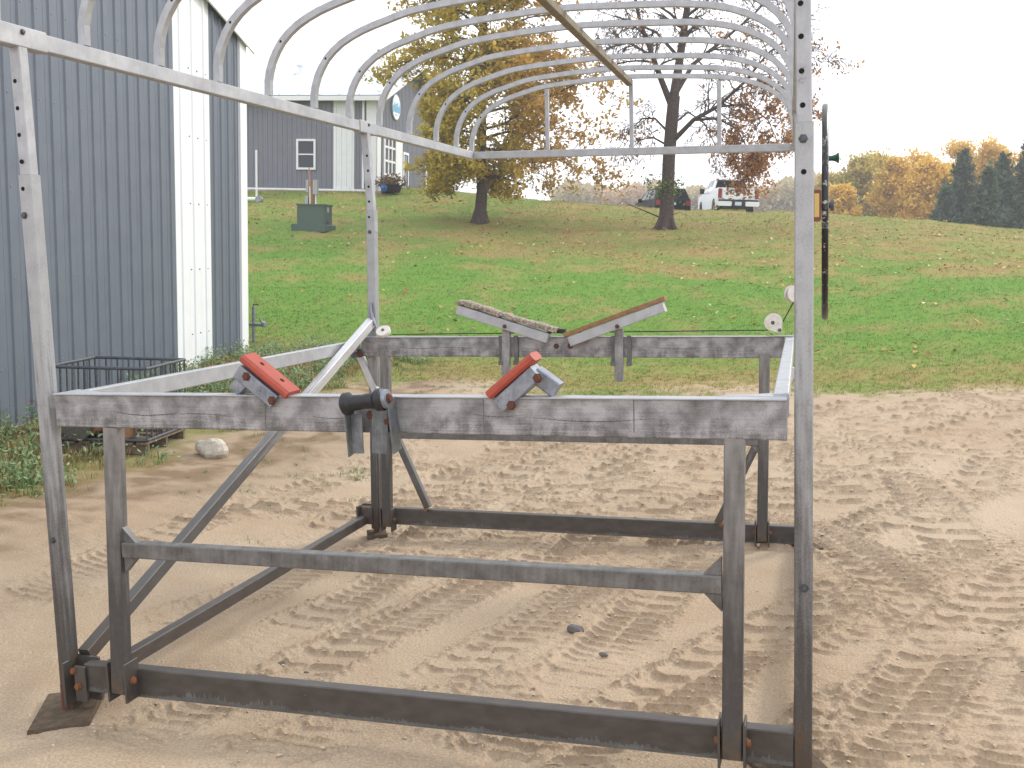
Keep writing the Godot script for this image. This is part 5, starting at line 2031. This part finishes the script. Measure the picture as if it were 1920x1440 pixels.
	# corner brackets between post and rail
	for cbk in [[at(160, 1275, DF), 0.11, 0.19, 0.13], [at(693, 965, DR), 0.13, 0.15, 0.14]]:
		var o: Vector3 = cbk[0]
		g = Geo.new()
		g.box(o - ZB * 0.03, Vector3(cbk[1], cbk[2], 0.012), Basis(XL, UPL, ZB), 0.003)
		g.box(o - XL * cbk[1] * 0.5, Vector3(0.012, cbk[2], cbk[3]), Basis(XL, UPL, ZB), 0.003)
		g.box(o + ZB * 0.035 + XL * 0.01, Vector3(cbk[1] * 0.5, cbk[2] * 0.8, 0.012), Basis(XL, UPL, ZB), 0.003)
		var br := obj("corner_bracket", g, M.rail, lift)
		bolt(br, o + ZB * 0.042 - UPL * 0.01, f, 0.014, M.rust_bright)
		bolt(br, o + ZB * 0.042 + UPL * 0.055 - XL * 0.02, f, 0.012, M.rust_bright)
	# foot pads
	var fp := on_ground(132, 1344)
	var fbas := Basis(XL, UPL, ZB).rotated(Vector3.UP, 0.5)
	for e in [[at(128, 1348, DF - 0.02), 0.0], [at(1500, 1462, DF), 0.0], [at(707, 996, DR), 0.0], [at(1513, 1030, DR), 0.0]]:
		var o: Vector3 = e[0]
		o.y = hgt(o.x, o.z) + 0.012
		g = Geo.new()
		g.box(o, Vector3(0.24, 0.03, 0.34) if o.z > -5.0 else Vector3(0.14, 0.03, 0.16), fbas, 0.006)
		var pad := obj("foot_pad", g, M.mud, lift)
		g = Geo.new()
		g.tube([o, o + UPL * 0.12], [0.022, 0.022], 10)
		obj("foot_screw", g, M.rust, pad)

	# ---------- lifting platform
	var DB := DL - 0.002
	var fb := member(lift, "lifting_beam", at(113, 768, DB), at(1476, 786, DB), 0.05, 0.131, UPL, M.beam)
	g = Geo.new()
	g.bar(at(113, 768, DB) + UPL * 0.066 + ZB * 0.004, at(1476, 786, DB) + UPL * 0.066 + ZB * 0.004, 0.062, 0.005, UPL, 0.001)
	obj("top_flange", g, M.alu, fb)
	var rbm := member(lift, "lifting_beam", at(681, 650, DR - 0.07), at(1471, 651, DR - 0.07), 0.05, 0.133, UPL, M.beam)
	g = Geo.new()
	g.bar(at(681, 650, DR - 0.07) + UPL * 0.068 + ZB * 0.004, at(1471, 651, DR - 0.07) + UPL * 0.068 + ZB * 0.004, 0.062, 0.005, UPL, 0.001)
	obj("top_flange", g, M.alu, rbm)
	member(lift, "platform_side_rail", at(124, 756, DF - 0.03), at(670, 648, DR - 0.05), 0.045, 0.078, UPL, M.alu)
	member(lift, "platform_side_rail", at(1464, 760, DF - 0.03), at(1481, 642, DR - 0.05), 0.05, 0.075, UPL, M.alu)
	# corner gusset plates, flat on top
	for e in [[at(1474, 748, DF - 0.05), -1.0, -1.0, 0.22, 0.10], [at(1488, 631, DR - 0.08), -1.0, 1.0, 0.16, 0.08], [at(664, 634, DR - 0.08), 1.0, 1.0, 0.16, 0.08], [at(118, 739, DF - 0.05), 1.0, -1.0, 0.2, 0.09]]:
		g = Geo.new()
		g.prism([Vector2(0, 0), Vector2(e[3] * e[1], 0), Vector2(0, e[4])], e[0] + UPL * 0.006, XL, -ZB * -e[2], UPL, 0.005)
		obj("gusset_plate", g, M.alu, lift)
	# hinge lug with rusty bolt
	g = Geo.new()
	g.box(at(669, 662, DR - 0.10), Vector3(0.08, 0.06, 0.03), Basis(XL, UPL, ZB), 0.01)
	obj("hinge_lug", g, M.galv_dark, lift)
	bolt(lift, at(675, 664, DR - 0.118), f, 0.018, M.rust)
	# weld seams on the front beam
	for px in [497, 906, 1188]:
		g = Geo.new()
		var y0 := lerpf(743.0, 751.0, (px - 113) / 1362.0)
		g.bar(at(px, y0, DB - 0.0255), at(px + 1, y0 + 62, DB - 0.0252), 0.003, 0.002, ZB, 0.0005)
		obj("weld_seam", g, M.alu_mid, fb)

	# ---------- red guide bunks at the front
	var D1 := DB - 0.005
	for e in [
		[[464, 669], [549, 739], [455, 694], [524, 751], [474, 702], [446, 730], [462, 706], [510, 751]],
		[[922, 739], [1005, 667], [941, 758], [1010, 696], [1004, 700], [1046, 731], [1008, 709], [959, 760]]]:
		var along := at(e[1][0], e[1][1], D1) - at(e[0][0], e[0][1], D1)
		var upn := along.cross(ZB).normalized()
		if upn.y < 0.0:
			upn = -upn
		g = Geo.new()
		g.bar(at(e[0][0], e[0][1], D1), at(e[1][0], e[1][1], D1), 0.10, 0.032, upn, 0.010)
		var pad := obj("bunk_pad", g, M.red, lift)
		for s in [0.28, 0.72]:
			g = Geo.new()
			var o: Vector3 = at(e[0][0], e[0][1], D1) + along * s + upn * 0.0155
			g.lathe(o, upn, [Vector2(-0.01, 0.010), Vector2(0.001, 0.010), Vector2(0.0012, 0)], 12)
			obj("bolt_hole", g, M.hole, pad)
		g = Geo.new()
		var ta := at(e[2][0], e[2][1], D1)
		var tb := at(e[3][0], e[3][1], D1)
		g.bar(ta, tb, 0.088, 0.055, upn)
		var bt := obj("bunk_bracket", g, M.galv, lift)
		g = Geo.new()
		g.bar(at(e[4][0], e[4][1], D1 + 0.02), at(e[5][0], e[5][1], D1 + 0.02), 0.06, 0.055, along.normalized())
		obj("stub_tube", g, M.galv, bt)
		bolt(bt, at(e[6][0], e[6][1], D1 - 0.044), f, 0.013, M.rust)
		bolt(bt, at(e[7][0], e[7][1], D1 - 0.044), f, 0.013, M.rust)

	# ---------- keel roller
	var D2 := DB - 0.10
	var rl := at(650, 757, D2)
	var rr := at(714, 749, D2)
	var ax := (rr - rl).normalized()
	var wdt := rl.distance_to(rr)
	g = Geo.new()
	g.lathe(rl, ax, [Vector2(-0.018, 0.0), Vector2(-0.018, 0.026), Vector2(-0.008, 0.040), Vector2(0.012, 0.040), Vector2(0.024, 0.029), Vector2(wdt * 0.5, 0.026), Vector2(wdt - 0.024, 0.029), Vector2(wdt - 0.012, 0.040), Vector2(wdt + 0.010, 0.040), Vector2(wdt + 0.018, 0.026), Vector2(wdt + 0.018, 0.0)], 24)
	obj("keel_roller", g, M.rubber, lift)
	g = Geo.new()
	g.lathe(rr + ax * 0.012, ax, [Vector2(0, 0.034), Vector2(0.016, 0.034), Vector2(0.018, 0.0)], 16)
	var rbk := obj("roller_washer", g, M.galv, lift)
	bolt(rbk, rr + ax * 0.028, ax, 0.015, M.rust)
	g = Geo.new()
	for e in [[[668, 776], [672, 850], 0.044, 0.005, DB - 0.075], [[712, 765], [713, 850], 0.062, 0.006, DB - 0.062]]:
		g.bar(at(e[1][0], e[1][1], e[4]), at(e[0][0], e[0][1], e[4]), e[2], e[3], ZB, 0.001)
	var rbr := obj("roller_bracket", g, M.galv_mid, lift)
	for e in [[[654, 770], [662, 851]], [[733, 748], [745, 846]]]:
		g = Geo.new()
		var a0 := at(e[0][0], e[0][1], D2 + 0.02)
		var a1 := at(e[1][0], e[1][1], D2 + 0.045)
		g.bar(a1, a0, 0.006, 0.07, ZB, 0.002)
		obj("bracket_arm", g, M.galv_mid, rbr)
	bolt(rbr, at(695, 778, DB - 0.055), f, 0.013, M.rust)
	bolt(rbr, at(727, 790, DB - 0.055), f, 0.013, M.rust)

	# ---------- V bunks at the rear
	var D3 := DR - 0.12
	for e in [
		[[861, 580], [1030, 634], [862, 566], [1044, 620], M.bark_bunk, [950, 617], [949, 710], [954, 655], [946, 612]],
		[[1070, 640], [1246, 575], [1060, 628], [1248, 559], M.wood_brown, [1161, 617], [1161, 715], [1165, 656], [1157, 612]]]:
		var p0 := at(e[0][0], e[0][1], D3)
		var p1 := at(e[1][0], e[1][1], D3)
		var upn := (p1 - p0).cross(ZB).normalized()
		if upn.y < 0.0:
			upn = -upn
		g = Geo.new()
		g.bar(p0, p1, 0.095, 0.064, upn)
		var ch := obj("bunk_channel", g, M.alu, lift)
		var w0 := at(e[2][0], e[2][1], D3)
		var w1 := at(e[3][0], e[3][1], D3)
		g = Geo.new()
		if e[4] == M.bark_bunk:
			# a ragged, peeling carpet-and-board top
			var prev := w0
			for k in range(1, 15):
				var q := w0.lerp(w1, k / 14.0) + upn * rng.randf_range(-0.005, 0.007)
				g.bar(prev, q + (q - prev) * 0.08, 0.10 + rng.randf_range(-0.006, 0.01), 0.032 + rng.randf_range(-0.008, 0.008), upn, 0.008)
				prev = q
		else:
			g.bar(w0, w1, 0.10, 0.030, upn)
		obj("bunk_board", g, e[4], ch)
		# hanger post and slide clamp
		g = Geo.new()
		g.bar(at(e[6][0], e[6][1], D3 + 0.01), at(e[5][0], e[5][1], D3 + 0.01), 0.055, 0.04, ZB)
		var hp := obj("bunk_hanger", g, M.alu_worn, lift)
		bolt(hp, at(e[8][0], e[8][1], D3 - 0.05), f, 0.011, M.rust)
		for s in [-1.0, 1.0]:
			g = Geo.new()
			var c: Vector3 = at(e[7][0], e[7][1], DR - 0.105) + XL * s * 0.052
			g.box(c, Vector3(0.028, 0.185, 0.02), Basis(XL, UPL, ZB), 0.004)
			g.box(c + UPL * -0.088 + ZB * 0.012, Vector3(0.034, 0.03, 0.03), Basis(XL, UPL, ZB), 0.003)
			obj("slide_clamp", g, M.alu_mid, hp)
	bolt(lift, at(1043, 649, DR - 0.098), f, 0.014, M.rust)
	bolt(lift, at(1069, 649, DR - 0.098), f, 0.014, M.rust)
	g = Geo.new()
	g.bar(at(1028, 619, DR - 0.1), at(1060, 621, DR - 0.1), 0.05, 0.03, UPL)
	obj("bunk_joint", g, M.rubber, lift)

	# ---------- cable, pulleys and winch
	g = Geo.new()
	g.tube([at(736, 627, DR - 0.09), at(1090, 623, DR - 0.09), at(1440, 619, DR - 0.09)], [0.0035, 0.0035, 0.0035], 6)
	g.tube([at(1468, 603, DR - 0.09), at(1488, 566, DR - 0.09)], [0.0035, 0.0035], 6)
	g.tube([at(1494, 548, DR - 0.06), at(1496, 380, DR - 0.06)], [0.0035, 0.0035], 6)
	obj("cable", g, M.cable, lift)
	# teardrop pulley, right
	var tear := []
	for k in 15:
		var an := -0.15 + 4.15 * k / 14.0
		tear.push_back(Vector2(cos(an), sin(an)) * 0.054)
	tear.push_back(Vector2(0.030, -0.066))
	tear.push_back(Vector2(0.050, -0.062))
	var tp := at(1450, 604, DR - 0.11)
	g = Geo.new()
	g.prism(tear, tp + ZB * 0.014, XL, UPL, ZB, 0.007)
	g.prism(tear, tp - ZB * 0.02, XL, UPL, ZB, 0.007)
	var pl := obj("pulley", g, M.white_plastic, lift)
	g = Geo.new()
	g.lathe(tp - ZB * 0.016, ZB, [Vector2(0, 0), Vector2(0, 0.042), Vector2(0.024, 0.042), Vector2(0.024, 0)], 16)
	obj("sheave", g, M.cable, pl)
	bolt(pl, at(1449, 605, DR - 0.128), f, 0.009, M.galv_dark)
	bolt(pl, at(1462, 619, DR - 0.128), f, 0.009, M.galv_dark)
	# round pulley on the post
	var wp := at(1487, 551, DR - 0.07)
	var wax := (XL * 0.55 + ZB * 0.83).normalized()
	g = Geo.new()
	g.lathe(wp - wax * 0.022, wax, [Vector2(0, 0), Vector2(0, 0.05), Vector2(0.012, 0.05), Vector2(0.016, 0.036), Vector2(0.030, 0.036), Vector2(0.034, 0.05), Vector2(0.046, 0.05), Vector2(0.048, 0)], 20)
	pl = obj("pulley", g, M.white_plastic, lift)
	g = Geo.new()
	g.lathe(wp - wax * 0.006, wax, [Vector2(0, 0.037), Vector2(0, 0.041), Vector2(0.014, 0.041), Vector2(0.014, 0.037)], 20)
	obj("wound_cable", g, M.cable, pl)
	bolt(pl, wp + wax * 0.026, wax, 0.008, M.galv_dark)
	# tilted pulley, left
	var lp2 := at(719, 622, DR - 0.09)
	var pax := (ZB * 0.62 + UPL * 0.75).normalized()
	g = Geo.new()
	g.lathe(lp2 - pax * 0.012, pax, [Vector2(0, 0), Vector2(0, 0.05), Vector2(0.006, 0.052), Vector2(0.024, 0.052), Vector2(0.028, 0.048), Vector2(0.028, 0)], 20)
	pl = obj("pulley", g, M.white_plastic, lift)
	bolt(pl, lp2 + pax * 0.017, pax, 0.009, M.galv_dark)
	# hook and clamp on the rear left post
	g = Geo.new()
	g.tube([at(696, 568, DR - 0.045), at(695, 580, DR - 0.05), at(697, 592, DR - 0.055), at(699, 600, DR - 0.05), at(706, 614, DR - 0.05)], [0.008, 0.010, 0.014, 0.016, 0.006], 8)
	obj("hook", g, M.galv, lift)
	# winch on the rear right post
	var wx := at(1531, 386, DR - 0.01)
	g = Geo.new()
	g.box(wx, Vector3(0.055, 0.185, 0.17), Basis(XL, UPL, ZB), 0.010)
	var winch := obj("winch", g, M.winch, lift)
	g = Geo.new()
	g.box(wx + ZB * 0.0855 + XL * 0.002, Vector3(0.028, 0.14, 0.003), Basis(XL, UPL, ZB), 0.0005)
	obj("winch_label", g, M.yellow_label, winch)
	g = Geo.new()
	var gc := at(1503, 388, DR - 0.10)
	g.lathe(gc, XL, [Vector2(-0.03, 0), Vector2(-0.03, 0.11), Vector2(-0.012, 0.11), Vector2(-0.012, 0.03), Vector2(0.02, 0.03), Vector2(0.02, 0)], 24)
	for k in 24:
		var an := TAU * k / 24.0
		g.box(gc - XL * 0.021 + UPL * sin(an) * 0.113 + ZB * cos(an) * 0.113, Vector3(0.016, 0.016, 0.012), Basis(XL, an), 0.002)
	obj("winch_gear", g, M.galv_dark, winch)
	# the big hand wheel, seen edge on
	var wc := at(1547, 400, DR - 0.01)
	var wr := 0.63
	var wn := (XL + UPL * 0.0 + ZB * 0.012).normalized()
	var pts := []
	var rd := []
	for k in 41:
		var an := TAU * k / 40.0
		pts.push_back(wc + UPL * sin(an) * wr + ZB * cos(an) * wr)
		rd.push_back(0.019)
	g = Geo.new()
	g.tube(pts, rd, 10, false)
	var hw := obj("hand_wheel", g, M.black_paint, winch)
	for k in 3:
		var an := TAU * k / 3.0 + 0.5
		g = Geo.new()
		g.bar(wc, wc + UPL * sin(an) * wr + ZB * cos(an) * wr, 0.014, 0.022, wn, 0.003)
		obj("spoke", g, M.black_paint, hw)
	g = Geo.new()
	g.lathe(wx, XL, [Vector2(0.0, 0.02), Vector2(0.08, 0.02), Vector2(0.081, 0.035), Vector2(0.10, 0.035), Vector2(0.102, 0)], 14)
	obj("hub", g, M.galv_dark, hw)
	var kn := at(1554, 297, DR - 0.01)
	g = Geo.new()
	g.lathe(kn - XL * 0.005, XL, [Vector2(0, 0.016), Vector2(0.025, 0.016), Vector2(0.045, 0.022), Vector2(0.057, 0.032), Vector2(0.064, 0.030), Vector2(0.068, 0)], 16)
	obj("knob", g, M.green_knob, hw)

# ------------------------------------------------------------------ grass, weeds and fallen leaves
func tuft_mesh(n: int, spread: float) -> ArrayMesh:
	var r := RandomNumberGenerator.new()
	r.seed = 77 + n
	var g := Geo.new()
	for k in n:
		var an := r.randf() * TAU
		var o := Vector3(cos(an), 0, sin(an)) * spread * r.randf()
		var tip := o + Vector3(cos(an) * 0.35, r.randf_range(0.6, 1.0), sin(an) * 0.35)
		var s := Vector3(-sin(an), 0, cos(an)) * 0.045
		var mid := (o + tip) * 0.5 + Vector3(0, 0.12, 0)
		g.flat(o - s, o + s, mid, Vector3(cos(an), 0.4, sin(an)))
		g.flat(mid - s * 0.7, mid + s * 0.7, tip, Vector3(cos(an), 0.4, sin(an)))
		g.flat(o - s, mid + s * 0.7, mid - s * 0.7, Vector3(cos(an), 0.4, sin(an)))
	return mesh_of(g, Vector3.ZERO)

func build_grass() -> void:
	var cn := FastNoiseLite.new()
	cn.seed = 15; cn.frequency = 0.35; cn.fractal_octaves = 4
	var cf := FastNoiseLite.new()
	cf.seed = 16; cf.frequency = 2.2; cf.fractal_octaves = 3
	var xf := []
	var cols := PackedColorArray()
	for k in 210000:
		var d := 12.4 + pow(rng.randf(), 1.5) * 40.0
		var half := d * 0.60 + 1.0
		var x := -0.30 * d + rng.randf_range(-half, half)
		if x < -0.62 * d and d < 18.0:
			continue
		var a := cn.get_noise_2d(x, d)
		var b := cf.get_noise_2d(x, d)
		if rng.randf() > grass_share(x, d, a, b):
			continue
		var s := rng.randf_range(0.028, 0.055) * (1.0 + (d - 14.0) * 0.012)
		var ba := Basis(Vector3.UP, rng.randf() * TAU).scaled(Vector3(s * 1.4, s, s * 1.4))
		xf.push_back(Transform3D(ba, Vector3(x, hgt(x, -d) + n1_of(x, d) - 0.006, -d)))
		var c := lawn_color(x, d, a, b)
		cols.push_back(c * rng.randf_range(0.85, 1.25))
	print("tufts ", xf.size())
	var gr := scatter("grass", tuft_mesh(5, 0.6), M.litter, xf, cols, self)
	tag(gr, "short mown grass covering the hillside lawn", "grass", "", "stuff")
	# fallen leaves
	xf = []
	cols = PackedColorArray()
	for k in 5200:
		var d := 15.0 + rng.randf() * 36.0
		if rng.randf() < 0.35:
			d = 26.0 + rng.randf() * 18.0
		var x := -0.30 * d + rng.randf_range(-0.6, 0.6) * d
		var a := cn.get_noise_2d(x * 0.7, d * 0.7)
		if rng.randf() > 0.45 + a * 1.6 + (0.25 if d > 27.0 else -0.32):
			continue
		var t := leaf_xf(Vector3(x, hgt(x, -d) + n1_of(x, d) + 0.055, -d), 0.15)
		t.basis = Basis.from_euler(Vector3(-PI / 2 + rng.randfn() * 0.4, rng.randf() * TAU, rng.randfn() * 0.4)).scaled(Vector3.ONE * rng.randf_range(0.09, 0.17))
		xf.push_back(t)
		cols.push_back([Color(0.5, 0.36, 0.10), Color(0.42, 0.22, 0.07), Color(0.30, 0.14, 0.06), Color(0.58, 0.47, 0.28)][rng.randi() % 4])
	var lv := scatter("fallen_leaves", leaf_mesh(), M.litter, xf, cols, self)
	tag(lv, "brown and yellow fallen leaves scattered over the lawn", "leaves", "", "stuff")
	# crumbs of damp sand thrown up by the tyres
	var cg := Geo.new()
	var oc := [Vector3(1, 0, 0), Vector3(0.2, 0, 0.9), Vector3(-0.9, 0, 0.25), Vector3(-0.1, 0, -1), Vector3(0.1, 0.8, 0.05)]
	for k in 4:
		cg.flat(oc[4], oc[k], oc[(k + 1) % 4], Vector3(oc[k].x + oc[(k + 1) % 4].x, 0.8, oc[k].z + oc[(k + 1) % 4].z))
	var clod := mesh_of(cg, Vector3.ZERO)
	xf = []
	cols = PackedColorArray()
	var nx := gx.size()
	for k in 60000:
		var x := rng.randf_range(-5.0, 4.5)
		var d := 2.2 + pow(rng.randf(), 1.6) * 8.0
		var i := clampi(gx.bsearch(x), 1, nx - 1)
		var j := clampi(gz.bsearch(d), 1, gz.size() - 1)
		var m := gm[j * nx + i]
		if rng.randf() > 0.05 + m * 1.6:
			continue
		var s := rng.randf_range(0.003, 0.008) * (1.0 + 0.8 * pow(rng.randf(), 6.0))
		xf.push_back(Transform3D(Basis.from_euler(Vector3(rng.randfn() * 0.4, rng.randf() * TAU, rng.randfn() * 0.4)).scaled(Vector3(s * 1.3, s, s)), Vector3(x, gh[j * nx + i] - s * 0.1, -d)))
		cols.push_back(Color(0.40, 0.30, 0.21).lerp(Color(0.55, 0.44, 0.33), rng.randf()))
	print("clods ", xf.size())
	var cd := scatter("sand_crumbs", clod, M.litter, xf, cols, self)
	tag(cd, "loose crumbs of damp sand along the tyre ruts", "sand", "", "stuff")
	# weeds along the shed
	xf = []
	cols = PackedColorArray()
	var xl := []
	var cl := PackedColorArray()
	for k in 26000:
		var d := rng.randf_range(6.0, 15.5)
		var x := rng.randf_range(-9.0, -3.6)
		var w := shed_side(x, d)
		var a := cn.get_noise_2d(x, d)
		var b := cf.get_noise_2d(x, d)
		if rng.randf() > clampf(w * 1.0 + a * 1.2 + b * 1.2 - 0.35, 0.0, 1.0):
			continue
		var p := Vector3(x, hgt(x, -d) + n1_of(x, d) - 0.01, -d)
		var pp := pixel_of(p)
		if pp.x > 118 and pp.x < 430 and pp.y > 805 and pp.y < 905 and rng.randf() < 0.72:
			continue
		if pp.x > 90 and pp.x < 375 and pp.y > 770 and pp.y < 850:
			continue
		var lush := clampf(0.38 + b * 1.6 + a, 0.0, 1.0)
		var s := rng.randf_range(0.05, 0.13) * (0.5 + w)
		xf.push_back(Transform3D(Basis(Vector3.UP, rng.randf() * TAU).scaled(Vector3(s, s, s)), p))
		cols.push_back(Color(0.42, 0.25, 0.11).lerp(Color(0.17, 0.25, 0.08), lush) * rng.randf_range(0.8, 1.3))
		if lush > 0.55 and w > 0.3 and rng.randf() < 0.35:
			for j in 6:
				xl.push_back(leaf_xf(p + Vector3(rng.randfn() * 0.07, rng.randf_range(0.02, 0.20) * (0.5 + w), rng.randfn() * 0.07), 0.055))
				cl.push_back(Color(0.15, 0.26, 0.11).lerp(Color(0.32, 0.40, 0.22), rng.randf()))
	var wd := scatter("dry_weeds", tuft_mesh(7, 0.5), M.litter, xf, cols, self)
	tag(wd, "brown and green weedy tufts along the foot of the shed", "weeds", "", "stuff")
	var cv := scatter("clover_weeds", leaf_mesh(), M.leaf, xl, cl, self)
	tag(cv, "leafy green weeds growing around the pallet", "weeds", "", "stuff")
	# tall dry stalks against the wall
	for e in [[48, 730, 90, -0.05], [280, 690, 55, 0.3], [292, 690, 60, 0.35]]:
		var b := on_ground(e[0], e[1] + 70)
		var st := thing("dry_stalk", b, "tall rusty dry weed stalk in front of the shed wall", "weed", "dry stalks by the shed")
		var g := Geo.new()
		var h: float = e[2] * 0.006
		g.tube([b, b + Vector3(0.03 + e[3] * 0.4, h * 0.6, 0), b + Vector3(0.05 + e[3], h, 0.02)], [0.006, 0.005, 0.003], 5)
		obj("stem", g, M.wood_brown, st)
		xl = []
		cl = PackedColorArray()
		for j in 60:
			var t := rng.randf_range(0.45, 1.05)
			xl.push_back(leaf_xf(b + Vector3((0.04 + e[3]) * t + rng.randfn() * 0.025, h * t, rng.randfn() * 0.025), 0.055))
			cl.push_back(Color(0.34, 0.15, 0.06).lerp(Color(0.22, 0.1, 0.05), rng.randf()))
		scatter("seed_head", leaf_mesh(), M.leaf, xl, cl, st)

var lump: FastNoiseLite
func n1_of(x: float, d: float) -> float:
	if lump == null:
		lump = FastNoiseLite.new()
		lump.seed = 7; lump.frequency = 0.55; lump.fractal_octaves = 3
	return lump.get_noise_2d(x, d) * (0.035 if d < 14.5 else 0.09)
